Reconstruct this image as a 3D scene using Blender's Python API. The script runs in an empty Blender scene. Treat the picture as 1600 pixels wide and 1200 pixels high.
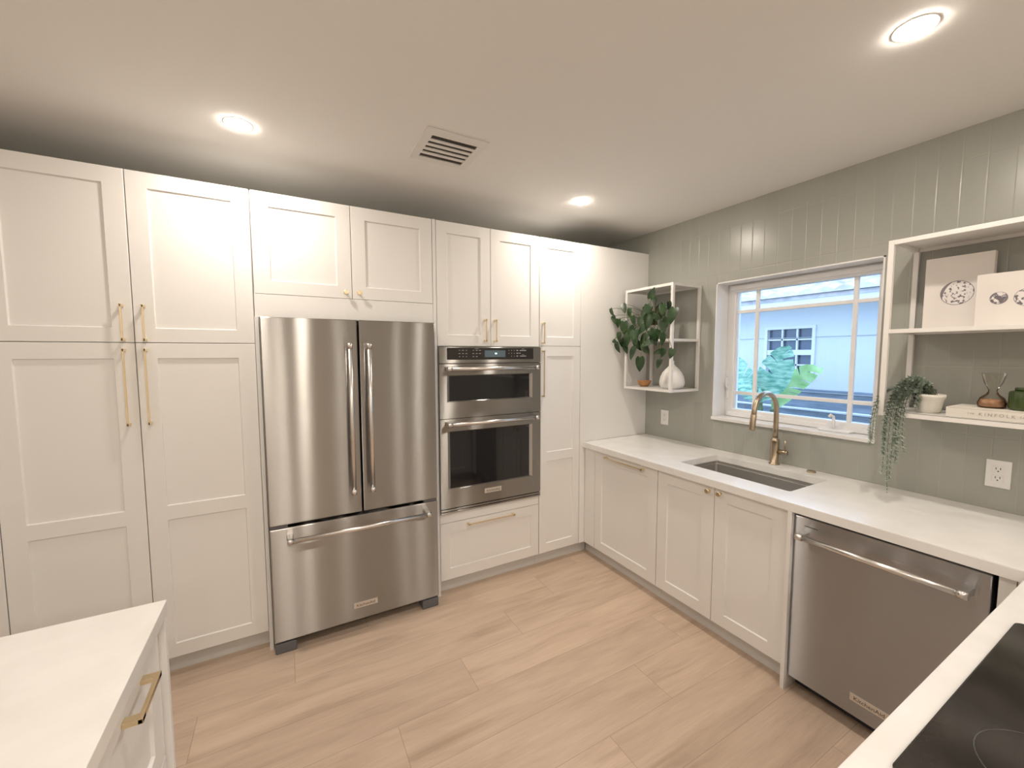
import bpy, bmesh, math, random
from mathutils import Vector, Matrix

# ------------------------------------------------------------------ camera, world, exposure
scene = bpy.context.scene
COL = scene.collection
random.seed(7)

F, YAW, PITCH, ROLL = 638.36, 0.5069, -0.0732, -0.0022
CAM = Vector((0.7095, -2.4897, 1.5932))
def cam_axes():
    fwd = Vector((math.sin(YAW) * math.cos(PITCH), math.cos(YAW) * math.cos(PITCH), math.sin(PITCH)))
    right = Vector((math.cos(YAW), -math.sin(YAW), 0.0))
    up = right.cross(fwd)
    r2 = math.cos(ROLL) * right + math.sin(ROLL) * up
    u2 = -math.sin(ROLL) * right + math.cos(ROLL) * up
    return r2, u2, fwd
_r, _u, _f = cam_axes()
cam_data = bpy.data.cameras.new('camera')
cam_data.sensor_fit = 'HORIZONTAL'
cam_data.sensor_width = 36.0
cam_data.lens = F / 1600.0 * 36.0
cam_data.clip_start = 0.02
cam_data.clip_end = 200
cam = bpy.data.objects.new('camera', cam_data)
COL.objects.link(cam)
cam.matrix_world = Matrix(((_r.x, _u.x, -_f.x, CAM.x), (_r.y, _u.y, -_f.y, CAM.y), (_r.z, _u.z, -_f.z, CAM.z), (0, 0, 0, 1)))
scene.camera = cam

scene.view_settings.view_transform = 'Standard'
scene.view_settings.look = 'None'
scene.view_settings.gamma = 1.0
scene.view_settings.use_curve_mapping = False
scene.view_settings.exposure = 0.67

world = bpy.data.worlds.new('overcast_sky')
scene.world = world
world.use_nodes = True
wn = world.node_tree.nodes
wn['Background'].inputs['Color'].default_value = (0.49, 0.675, 1.0, 1)
wn['Background'].inputs['Strength'].default_value = 2.5

LAMP_STRENGTH = 235.0
LAMP_COLOR = (1.0, 0.90, 0.785)

# ------------------------------------------------------------------ key dimensions (metres)
XS, XC, XW = 2.7474, 2.7217, 3.4067      # sink-run door fronts, counter edge, right wall
ZC, CTH = 0.907, 0.040                   # counter height, thickness
HT, ZSEAM, ZB = 2.4226, 1.6493, 0.0966   # cabinet top, door seam, door bottom
ZK = 2.596                               # ceiling
YB = 0.62                                # back wall
XL, YR = -2.9, -5.6                      # left wall, rear wall

# ------------------------------------------------------------------ materials
MATS = {}
def new_mat(name, color=(0.8, 0.8, 0.8), rough=0.5, metal=0.0, **kw):
    m = bpy.data.materials.new(name)
    m.use_nodes = True
    b = m.node_tree.nodes['Principled BSDF']
    b.inputs['Base Color'].default_value = (*color, 1)
    b.inputs['Roughness'].default_value = rough
    b.inputs['Metallic'].default_value = metal
    for k, v in kw.items():
        b.inputs[k.replace('_', ' ')].default_value = v
    MATS[name] = m
    return m
def nd(m, t, **props):
    n = m.node_tree.nodes.new(t)
    for k, v in props.items():
        setattr(n, k, v)
    return n
def lk(m, a, b):
    m.node_tree.links.new(a, b)
def bsdf(m):
    return m.node_tree.nodes['Principled BSDF']
def math_n(m, op, a, b=None, c=None):
    n = nd(m, 'ShaderNodeMath', operation=op)
    for i, v in enumerate((a, b, c)):
        if v is None: continue
        if isinstance(v, (int, float)): n.inputs[i].default_value = v
        else: lk(m, v, n.inputs[i])
    return n.outputs[0]
def coords(m, scale=(1, 1, 1), world=False):
    # world-aligned position so that neighbouring pieces share one pattern
    if world:
        g = nd(m, 'ShaderNodeNewGeometry').outputs['Position']
    else:
        g = nd(m, 'ShaderNodeTexCoord').outputs['Object']
    mp = nd(m, 'ShaderNodeMapping')
    mp.inputs['Scale'].default_value = scale
    lk(m, g, mp.inputs['Vector'])
    return mp.outputs['Vector']
def add_noise_bump(m, scale=200, strength=0.05, dist=0.001, stretch=(1, 1, 1)):
    n = nd(m, 'ShaderNodeTexNoise')
    n.inputs['Scale'].default_value = scale
    n.inputs['Detail'].default_value = 3
    lk(m, coords(m, stretch, True), n.inputs['Vector'])
    b = nd(m, 'ShaderNodeBump')
    b.inputs['Strength'].default_value = strength
    b.inputs['Distance'].default_value = dist
    lk(m, n.outputs['Fac'], b.inputs['Height'])
    lk(m, b.outputs['Normal'], bsdf(m).inputs['Normal'])
def add_noise_color(m, c1, c2, scale=5, stretch=(1, 1, 1), detail=4, lo=0.35, hi=0.65):
    n = nd(m, 'ShaderNodeTexNoise')
    n.inputs['Scale'].default_value = scale
    n.inputs['Detail'].default_value = detail
    lk(m, coords(m, stretch, True), n.inputs['Vector'])
    r = nd(m, 'ShaderNodeValToRGB')
    r.color_ramp.elements[0].position = lo; r.color_ramp.elements[0].color = (*c1, 1)
    r.color_ramp.elements[1].position = hi; r.color_ramp.elements[1].color = (*c2, 1)
    lk(m, n.outputs['Fac'], r.inputs['Fac'])
    lk(m, r.outputs['Color'], bsdf(m).inputs['Base Color'])

m_cab = new_mat('painted cabinet white', (0.86, 0.85, 0.83), 0.42)
add_noise_bump(m_cab, 260, 0.04, 0.0006, (1, 1, 0.15))
m_carc = new_mat('cabinet carcass white', (0.82, 0.81, 0.79), 0.5)
add_noise_bump(m_carc, 120, 0.03, 0.0005)
m_toe = new_mat('toe kick shaded white', (0.68, 0.67, 0.65), 0.45)  # cabinet white darkened, the recess shade is in the colour
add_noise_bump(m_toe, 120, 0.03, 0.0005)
m_gap = new_mat('dark appliance casing', (0.035, 0.036, 0.04), 0.5)
add_noise_bump(m_gap, 150, 0.05, 0.0005)
m_quartz = new_mat('white quartz', (0.87, 0.86, 0.84), 0.22)
add_noise_color(m_quartz, (0.84, 0.83, 0.81), (0.89, 0.88, 0.865), 9, detail=6)
m_ceil = new_mat('ceiling paint', (0.86, 0.845, 0.82), 0.85)
add_noise_bump(m_ceil, 90, 0.05, 0.001)
m_paint = new_mat('off white wall paint', (0.84, 0.82, 0.79), 0.8)
add_noise_bump(m_paint, 90, 0.05, 0.001)
m_sage = new_mat('sage wall paint', (0.62, 0.62, 0.52), 0.6)
add_noise_bump(m_sage, 90, 0.05, 0.001)
m_trim = new_mat('window white vinyl', (0.90, 0.90, 0.90), 0.35)
add_noise_bump(m_trim, 60, 0.02, 0.0005)
m_brass = new_mat('brushed brass', (0.86, 0.72, 0.48), 0.28, 1.0)
add_noise_bump(m_brass, 300, 0.05, 0.0003)
m_bronze = new_mat('brushed bronze tap', (0.47, 0.39, 0.285), 0.28, 1.0)
add_noise_bump(m_bronze, 300, 0.06, 0.0003)
m_chrome = new_mat('satin steel bar', (0.74, 0.72, 0.70), 0.27, 1.0)
add_noise_color(m_chrome, (0.72, 0.70, 0.68), (0.76, 0.74, 0.72), 8)
m_blackglass = new_mat('black oven glass', (0.012, 0.012, 0.014), 0.05, 0.0, Coat_Weight=0.3)
add_noise_bump(m_blackglass, 4, 0.01, 0.0004)
m_panel = new_mat('control panel black', (0.03, 0.028, 0.027), 0.12)
add_noise_bump(m_panel, 4, 0.01, 0.0004)
m_display = new_mat('oven display', (0.06, 0.08, 0.085), 0.15)
bsdf(m_display).inputs['Emission Color'].default_value = (0.25, 0.34, 0.38, 1)
bsdf(m_display).inputs['Emission Strength'].default_value = 0.12
m_digits = new_mat('display digits', (0.6, 0.9, 1.0), 0.5)
bsdf(m_digits).inputs['Emission Color'].default_value = (0.6, 0.9, 1.0, 1)
bsdf(m_digits).inputs['Emission Strength'].default_value = 1.5
m_mark = new_mat('printed grey marks', (0.42, 0.41, 0.40), 0.5)
m_ink = new_mat('dark ink', (0.05, 0.04, 0.035), 0.6)
m_badge = new_mat('badge plate', (0.72, 0.66, 0.60), 0.4, 0.6)
m_greyplastic = new_mat('grey plastic foot', (0.13, 0.13, 0.14), 0.5)
add_noise_bump(m_greyplastic, 150, 0.05, 0.0005)
m_white_metal = new_mat('white powder coated steel', (0.82, 0.80, 0.77), 0.4)
add_noise_bump(m_white_metal, 200, 0.03, 0.0003)
m_plate = new_mat('outlet white plastic', (0.88, 0.87, 0.85), 0.3)
add_noise_bump(m_plate, 60, 0.01, 0.0003)
m_slot = new_mat('outlet slot dark', (0.03, 0.03, 0.03), 0.6)
m_vase = new_mat('white vase', (0.84, 0.83, 0.80), 0.55)
add_noise_bump(m_vase, 18, 0.15, 0.004)
m_stone = new_mat('chalky white pot', (0.80, 0.77, 0.70), 0.8)
add_noise_bump(m_stone, 40, 0.35, 0.004)
m_terra = new_mat('orange glazed dish', (0.52, 0.25, 0.09), 0.35)
add_noise_color(m_terra, (0.44, 0.20, 0.07), (0.60, 0.31, 0.12), 30)
m_soil = new_mat('soil', (0.05, 0.035, 0.025), 0.9)
add_noise_color(m_soil, (0.03, 0.02, 0.015), (0.09, 0.06, 0.04), 90)
m_stem = new_mat('plant stem', (0.10, 0.13, 0.05), 0.6)
add_noise_color(m_stem, (0.09, 0.09, 0.035), (0.13, 0.17, 0.06), 30)
m_leaf = new_mat('glossy dark leaf', (0.03, 0.08, 0.02), 0.32)
add_noise_color(m_leaf, (0.010, 0.030, 0.010), (0.035, 0.085, 0.022), 22)
m_grey_leaf = new_mat('grey green leaf', (0.22, 0.30, 0.24), 0.6)
add_noise_color(m_grey_leaf, (0.20, 0.27, 0.20), (0.52, 0.58, 0.52), 60)
m_canvas = new_mat('canvas paper', (0.80, 0.755, 0.715), 0.8)
add_noise_bump(m_canvas, 500, 0.12, 0.0005)
m_book = new_mat('cream book cover', (0.82, 0.78, 0.71), 0.6)
add_noise_bump(m_book, 300, 0.05, 0.0003)
m_pages = new_mat('book pages', (0.78, 0.72, 0.60), 0.8)
add_noise_bump(m_pages, 900, 0.3, 0.0005, (0.02, 0.02, 1))
m_bookink = new_mat('spine lettering', (0.42, 0.38, 0.34), 0.7)
m_green = new_mat('green jar', (0.05, 0.075, 0.022), 0.25)
add_noise_color(m_green, (0.04, 0.065, 0.018), (0.06, 0.09, 0.028), 12)
m_copper = new_mat('amber base', (0.52, 0.28, 0.16), 0.2)
add_noise_color(m_copper, (0.42, 0.21, 0.12), (0.60, 0.36, 0.22), 35)
m_tile = new_mat('sage satin tile', (0.36, 0.36, 0.30), 0.26)
m_lamp = new_mat('downlight lens', (1, 1, 1), 0.5)
bsdf(m_lamp).inputs['Emission Color'].default_value = (*LAMP_COLOR, 1)
bsdf(m_lamp).inputs['Emission Strength'].default_value = LAMP_STRENGTH
m_vent = new_mat('vent white metal', (0.80, 0.78, 0.75), 0.5)
add_noise_bump(m_vent, 150, 0.03, 0.0003)
m_ventshade = new_mat('vent duct dark', (0.05, 0.042, 0.035), 0.9)
add_noise_bump(m_ventshade, 60, 0.05, 0.0005)
# outdoors
m_stucco = new_mat('neighbour stucco', (0.72, 0.74, 0.76), 0.9)
add_noise_bump(m_stucco, 60, 0.3, 0.01)
m_ntrim = new_mat('neighbour trim', (0.80, 0.80, 0.80), 0.7)
add_noise_bump(m_ntrim, 60, 0.05, 0.001)
m_roof = new_mat('pale roof tile', (0.62, 0.58, 0.58), 0.8)
add_noise_color(m_roof, (0.50, 0.46, 0.47), (0.72, 0.68, 0.68), 6)
m_fence = new_mat('blue grey fence', (0.16, 0.19, 0.24), 0.7)
add_noise_color(m_fence, (0.13, 0.16, 0.20), (0.21, 0.24, 0.29), 4, (1, 1, 8))
m_banana = new_mat('banana leaf', (0.30, 0.62, 0.45), 0.45)
add_noise_color(m_banana, (0.10, 0.32, 0.22), (0.42, 0.66, 0.50), 9, (1, 1, 3))
m_banana_y = new_mat('young banana leaf', (0.45, 0.72, 0.30), 0.45)
add_noise_color(m_banana_y, (0.34, 0.60, 0.22), (0.55, 0.78, 0.38), 8)
m_ground = new_mat('ground', (0.24, 0.26, 0.20), 0.95)
add_noise_color(m_ground, (0.18, 0.20, 0.14), (0.32, 0.32, 0.26), 3)
m_npane = new_mat('neighbour window glass', (0.10, 0.13, 0.18), 0.08)
add_noise_bump(m_npane, 3, 0.02, 0.001)

def make_steel(name, color, aniso=-0.84, rough=0.245, wave=0.0006):
    """stainless steel brushed across: reflections are drawn out up and down"""
    m = new_mat(name, color, rough, 1.0)
    nt = m.node_tree
    nt.nodes.remove(bsdf(m))
    g = nd(m, 'ShaderNodeBsdfAnisotropic'); g.distribution = 'GGX'
    g.inputs['Anisotropy'].default_value = aniso
    g.inputs['Roughness'].default_value = rough
    t = nd(m, 'ShaderNodeCombineXYZ'); t.inputs[2].default_value = 1.0
    lk(m, t.outputs[0], g.inputs['Tangent'])
    # slow panel waviness, long in z
    n1 = nd(m, 'ShaderNodeTexNoise'); n1.inputs['Scale'].default_value = 4.0; n1.inputs['Detail'].default_value = 1.0
    lk(m, coords(m, (1, 1, 0.35), True), n1.inputs['Vector'])
    b1 = nd(m, 'ShaderNodeBump'); b1.inputs['Strength'].default_value = 1.0; b1.inputs['Distance'].default_value = wave
    lk(m, n1.outputs['Fac'], b1.inputs['Height'])
    n2 = nd(m, 'ShaderNodeTexNoise'); n2.inputs['Scale'].default_value = 60; n2.inputs['Detail'].default_value = 3
    lk(m, coords(m, (1, 1, 30), True), n2.inputs['Vector'])
    lk(m, b1.outputs[0], g.inputs['Normal'])
    r = nd(m, 'ShaderNodeMix', data_type='RGBA')
    r.inputs['A'].default_value = (*[c * 0.96 for c in color], 1); r.inputs['B'].default_value = (*[c * 1.04 for c in color], 1)
    lk(m, n2.outputs['Fac'], r.inputs['Factor']); lk(m, r.outputs['Result'], g.inputs['Color'])
    lk(m, g.outputs[0], nt.nodes['Material Output'].inputs['Surface'])
    return m
m_steel = make_steel('brushed stainless steel', (0.40, 0.39, 0.375))
m_steel_dw = make_steel('dishwasher stainless steel', (0.46, 0.465, 0.48), wave=0.0006)
m_sink = make_steel('sink stainless steel', (0.58, 0.56, 0.53), -0.2, 0.42, 0.0004)

# tiles: stacked vertical 3 x 12 tiles, fine grooves
def tile_nodes(m):
    pos = nd(m, 'ShaderNodeNewGeometry').outputs['Position']
    sp = nd(m, 'ShaderNodeSeparateXYZ'); lk(m, pos, sp.inputs[0])
    a = math_n(m, 'DIVIDE', math_n(m, 'ADD', sp.outputs['Y'], 0.633 + 100 * 0.0785), 0.0785)
    c = math_n(m, 'DIVIDE', math_n(m, 'SUBTRACT', sp.outputs['Z'], 2.456 - 20 * 0.3075), 0.3075)
    def groove(v, width):
        f = math_n(m, 'FRACT', math_n(m, 'ADD', v, 0.5))
        dd = math_n(m, 'ABSOLUTE', math_n(m, 'SUBTRACT', f, 0.5))
        r = nd(m, 'ShaderNodeMapRange', interpolation_type='SMOOTHSTEP')
        lk(m, dd, r.inputs['Value']); r.inputs['From Min'].default_value = 0; r.inputs['From Max'].default_value = width
        r.inputs['To Min'].default_value = 1; r.inputs['To Max'].default_value = 0
        return r.outputs[0]
    g = math_n(m, 'MAXIMUM', groove(a, 0.055), groove(c, 0.0125))
    cell = nd(m, 'ShaderNodeCombineXYZ')
    lk(m, math_n(m, 'FLOOR', a), cell.inputs[0]); lk(m, math_n(m, 'FLOOR', c), cell.inputs[1])
    wnz = nd(m, 'ShaderNodeTexWhiteNoise', noise_dimensions='3D'); lk(m, cell.outputs[0], wnz.inputs['Vector'])
    mix = nd(m, 'ShaderNodeMix', data_type='RGBA')
    mix.inputs['A'].default_value = (0.395, 0.40, 0.36, 1); mix.inputs['B'].default_value = (0.41, 0.415, 0.373, 1)
    lk(m, wnz.outputs['Value'], mix.inputs['Factor'])
    mix2 = nd(m, 'ShaderNodeMix', data_type='RGBA')
    lk(m, math_n(m, 'MULTIPLY', g, 0.12), mix2.inputs['Factor']); lk(m, mix.outputs['Result'], mix2.inputs['A'])
    mix2.inputs['B'].default_value = (0.58, 0.58, 0.52, 1)
    lk(m, mix2.outputs['Result'], bsdf(m).inputs['Base Color'])
    bp = nd(m, 'ShaderNodeBump'); bp.inputs['Strength'].default_value = 0.6; bp.inputs['Distance'].default_value = 0.0012
    lk(m, math_n(m, 'SUBTRACT', 1.0, g), bp.inputs['Height'])
    n1 = nd(m, 'ShaderNodeTexNoise'); n1.inputs['Scale'].default_value = 14
    lk(m, pos, n1.inputs['Vector'])
    b2 = nd(m, 'ShaderNodeBump'); b2.inputs['Strength'].default_value = 0.12; b2.inputs['Distance'].default_value = 0.003
    lk(m, n1.outputs['Fac'], b2.inputs['Height']); lk(m, bp.outputs[0], b2.inputs['Normal'])
    lk(m, b2.outputs[0], bsdf(m).inputs['Normal'])
tile_nodes(m_tile)

# floor: oak planks running along x, 0.2385 wide, 1.524 long, each row stepped by a quarter
m_floor = new_mat('oak plank floor', (0.6, 0.45, 0.32), 0.42)
def floor_nodes(m):
    pos = nd(m, 'ShaderNodeNewGeometry').outputs['Position']
    sp = nd(m, 'ShaderNodeSeparateXYZ'); lk(m, pos, sp.inputs[0])
    rowf = math_n(m, 'DIVIDE', math_n(m, 'SUBTRACT', -0.0985, sp.outputs['Y']), 0.2385)
    row = math_n(m, 'FLOOR', rowf)
    xs = math_n(m, 'DIVIDE', math_n(m, 'ADD', math_n(m, 'SUBTRACT', sp.outputs['X'], 0.696), math_n(m, 'MULTIPLY', row, 0.381)), 1.524)
    colm = math_n(m, 'FLOOR', xs)
    def edge(v, w):
        f = math_n(m, 'FRACT', math_n(m, 'ADD', v, 0.5))
        dd = math_n(m, 'ABSOLUTE', math_n(m, 'SUBTRACT', f, 0.5))
        return math_n(m, 'LESS_THAN', dd, w)
    e = math_n(m, 'MAXIMUM', edge(rowf, 0.0045), edge(xs, 0.0009))
    cell = nd(m, 'ShaderNodeCombineXYZ'); lk(m, row, cell.inputs[0]); lk(m, colm, cell.inputs[1])
    w = nd(m, 'ShaderNodeTexWhiteNoise', noise_dimensions='3D'); lk(m, cell.outputs[0], w.inputs['Vector'])
    # grain
    off = nd(m, 'ShaderNodeVectorMath', operation='SCALE'); lk(m, w.outputs['Color'], off.inputs[0]); off.inputs['Scale'].default_value = 20
    add = nd(m, 'ShaderNodeVectorMath', operation='ADD'); lk(m, pos, add.inputs[0]); lk(m, off.outputs[0], add.inputs[1])
    mp = nd(m, 'ShaderNodeMapping'); mp.inputs['Scale'].default_value = (1.0, 7.5, 1); lk(m, add.outputs[0], mp.inputs['Vector'])
    n1 = nd(m, 'ShaderNodeTexNoise'); n1.inputs['Scale'].default_value = 2.0; n1.inputs['Detail'].default_value = 7; n1.inputs['Roughness'].default_value = 0.6; n1.inputs['Distortion'].default_value = 0.5
    lk(m, mp.outputs[0], n1.inputs['Vector'])
    mp2 = nd(m, 'ShaderNodeMapping'); mp2.inputs['Scale'].default_value = (3, 90, 1); lk(m, add.outputs[0], mp2.inputs['Vector'])
    n2 = nd(m, 'ShaderNodeTexNoise'); n2.inputs['Scale'].default_value = 2.0; n2.inputs['Detail'].default_value = 4
    lk(m, mp2.outputs[0], n2.inputs['Vector'])
    r = nd(m, 'ShaderNodeValToRGB')
    els = r.color_ramp.elements
    els[0].position = 0.28; els[0].color = (0.50, 0.37, 0.275, 1)
    els[1].position = 0.62; els[1].color = (0.68, 0.53, 0.41, 1)
    e2 = els.new(0.44); e2.color = (0.61, 0.465, 0.355, 1)
    lk(m, n1.outputs['Fac'], r.inputs['Fac'])
    fine = nd(m, 'ShaderNodeMix', data_type='RGBA', blend_type='MULTIPLY')
    fine.inputs['Factor'].default_value = 0.22
    lk(m, r.outputs['Color'], fine.inputs['A']); lk(m, n2.outputs['Fac'], fine.inputs['B'])
    var = nd(m, 'ShaderNodeHueSaturation')
    vr = nd(m, 'ShaderNodeMapRange'); lk(m, w.outputs['Value'], vr.inputs['Value']); vr.inputs['To Min'].default_value = 1.02; vr.inputs['To Max'].default_value = 1.16
    lk(m, vr.outputs[0], var.inputs['Value']); lk(m, fine.outputs['Result'], var.inputs['Color'])
    seam = nd(m, 'ShaderNodeMix', data_type='RGBA')
    lk(m, math_n(m, 'MULTIPLY', e, 0.42), seam.inputs['Factor']); lk(m, var.outputs[0], seam.inputs['A']); seam.inputs['B'].default_value = (0.16, 0.10, 0.06, 1)
    lk(m, seam.outputs['Result'], bsdf(m).inputs['Base Color'])
    bp = nd(m, 'ShaderNodeBump'); bp.inputs['Strength'].default_value = 0.25; bp.inputs['Distance'].default_value = 0.001
    lk(m, n2.outputs['Fac'], bp.inputs['Height']); lk(m, bp.outputs[0], bsdf(m).inputs['Normal'])
floor_nodes(m_floor)

# glass pane (thin) and solid clear glass
def thin_glass(name, tint, refl=0.06):
    m = bpy.data.materials.new(name); m.use_nodes = True
    nt = m.node_tree; nt.nodes.clear()
    out = nt.nodes.new('ShaderNodeOutputMaterial')
    tr = nt.nodes.new('ShaderNodeBsdfTransparent'); tr.inputs['Color'].default_value = (*tint, 1)
    gl = nt.nodes.new('ShaderNodeBsdfGlossy'); gl.inputs['Roughness'].default_value = 0.02
    lw = nt.nodes.new('ShaderNodeFresnel'); lw.inputs['IOR'].default_value = 1.3
    mx = nt.nodes.new('ShaderNodeMixShader')
    nt.links.new(lw.outputs[0], mx.inputs['Fac']); nt.links.new(tr.outputs[0], mx.inputs[1]); nt.links.new(gl.outputs[0], mx.inputs[2])
    nt.links.new(mx.outputs[0], out.inputs['Surface'])
    return m
m_pane = thin_glass('window pane glass', (0.94, 0.97, 0.98))
m_hourglass = thin_glass('clear glass', (0.90, 0.89, 0.86))

# ------------------------------------------------------------------ mesh helpers (all coordinates in metres, world)
def BM(): return bmesh.new()
def box(bm, x0, x1, y0, y1, z0, z1, bev=0.0, seg=2):
    x0, x1 = sorted((x0, x1)); y0, y1 = sorted((y0, y1)); z0, z1 = sorted((z0, z1))
    co = [(x, y, z) for x in (x0, x1) for y in (y0, y1) for z in (z0, z1)]
    v = [bm.verts.new(c) for c in co]
    fs = [(0, 1, 3, 2), (4, 6, 7, 5), (0, 4, 5, 1), (2, 3, 7, 6), (0, 2, 6, 4), (1, 5, 7, 3)]
    faces = [bm.faces.new([v[i] for i in f]) for f in fs]
    if bev > 0:
        edges = list({e for f in faces for e in f.edges})
        bmesh.ops.bevel(bm, geom=edges, offset=bev, segments=seg, affect='EDGES', profile=0.5)
    return bm
def tube(bm, pts, rad, seg=12, cap=True):
    pts = [Vector(p) for p in pts]
    n = len(pts)
    rads = rad if isinstance(rad, (list, tuple)) else [rad] * n
    rings = []
    t0 = (pts[1] - pts[0]).normalized()
    ref = Vector((0, 0, 1)) if abs(t0.z) < 0.9 else Vector((1, 0, 0))
    nrm = t0.cross(ref).normalized()
    for i in range(n):
        if i == 0: t = pts[1] - pts[0]
        elif i == n - 1: t = pts[-1] - pts[-2]
        else: t = (pts[i + 1] - pts[i - 1])
        t.normalize()
        nrm = (nrm - t * nrm.dot(t)).normalized()
        b = t.cross(nrm)
        rings.append([bm.verts.new(pts[i] + (nrm * math.cos(2 * math.pi * k / seg) + b * math.sin(2 * math.pi * k / seg)) * rads[i]) for k in range(seg)])
    for i in range(n - 1):
        for k in range(seg):
            f = bm.faces.new((rings[i][k], rings[i][(k + 1) % seg], rings[i + 1][(k + 1) % seg], rings[i + 1][k])); f.smooth = True
    if cap:
        bm.faces.new(list(reversed(rings[0]))); bm.faces.new(rings[-1])
    return bm
def lathe(bm, prof, cx, cy, seg=32, axis='z', cap0=True, cap1=True, cz=0.0):
    # prof: list of (radius, height)
    rings = []
    for r, h in prof:
        ring = []
        for k in range(seg):
            a = 2 * math.pi * k / seg
            if axis == 'z': c = (cx + r * math.cos(a), cy + r * math.sin(a), h)
            elif axis == 'y': c = (cx + r * math.cos(a), h, cz + r * math.sin(a))
            else: c = (h, cy + r * math.cos(a), cz + r * math.sin(a))
            ring.append(bm.verts.new(c))
        rings.append(ring)
    for i in range(len(rings) - 1):
        for k in range(seg):
            f = bm.faces.new((rings[i][k], rings[i][(k + 1) % seg], rings[i + 1][(k + 1) % seg], rings[i + 1][k])); f.smooth = True
    if cap0: bm.faces.new(list(reversed(rings[0])))
    if cap1: bm.faces.new(rings[-1])
    return bm

def thing(name, label, cat, loc, group=None):
    o = bpy.data.objects.new(name, None)
    o.empty_display_size = 0.05
    COL.objects.link(o)
    o.location = loc
    o['label'] = label; o['category'] = cat
    if group: o['group'] = group
    return o
def world_loc(o):
    v = Vector((0, 0, 0))
    while o is not None:
        v += o.location; o = o.parent
    return v
def obj(name, bm, mat, parent=None, origin=None, label=None, smooth_angle=None):
    base = world_loc(parent) if parent else Vector((0, 0, 0))
    org = Vector(origin) if origin is not None else base
    bmesh.ops.recalc_face_normals(bm, faces=bm.faces[:])
    bmesh.ops.translate(bm, verts=bm.verts[:], vec=-org)
    me = bpy.data.meshes.new(name)
    bm.to_mesh(me); bm.free()
    me.materials.append(mat)
    o = bpy.data.objects.new(name, me)
    COL.objects.link(o)
    if parent: o.parent = parent
    o.location = org - base
    if label: o['label'] = label
    return o
def tag(o, label, cat, group=None, kind=None):
    o['label'] = label; o['category'] = cat
    if group: o['group'] = group
    if kind: o['kind'] = kind
    return o
def struct(name, bm, mat):
    o = obj(name, bm, mat, None, (0, 0, 0))
    o['kind'] = 'structure'
    return o
def text_part(name, body, size, mat, parent, loc, right, up, extrude=0.0003, align='CENTER', space=1.0, label=None):
    cu = bpy.data.curves.new(name, 'FONT')
    cu.body = body; cu.size = size; cu.extrude = extrude
    cu.align_x = align; cu.align_y = 'CENTER'; cu.space_character = space
    tmp = bpy.data.objects.new(name, cu)
    COL.objects.link(tmp)
    bpy.context.view_layer.update()
    dg = bpy.context.evaluated_depsgraph_get()
    me = bpy.data.meshes.new_from_object(tmp.evaluated_get(dg))
    bpy.data.objects.remove(tmp)
    R_, U_ = Vector(right), Vector(up); N_ = R_.cross(U_)
    M = Matrix(((R_.x, U_.x, N_.x, 0), (R_.y, U_.y, N_.y, 0), (R_.z, U_.z, N_.z, 0), (0, 0, 0, 1)))
    me.transform(M)
    me.materials.clear(); me.materials.append(mat)
    o = bpy.data.objects.new(name, me)
    COL.objects.link(o)
    o.parent = parent; o.location = Vector(loc) - world_loc(parent)
    if label: o['label'] = label
    return o
def copy_tree(o, parent=None):
    c = o.copy(); COL.objects.link(c); c.parent = parent
    for ch in list(o.children):
        copy_tree(ch, c)
    return c

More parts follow.
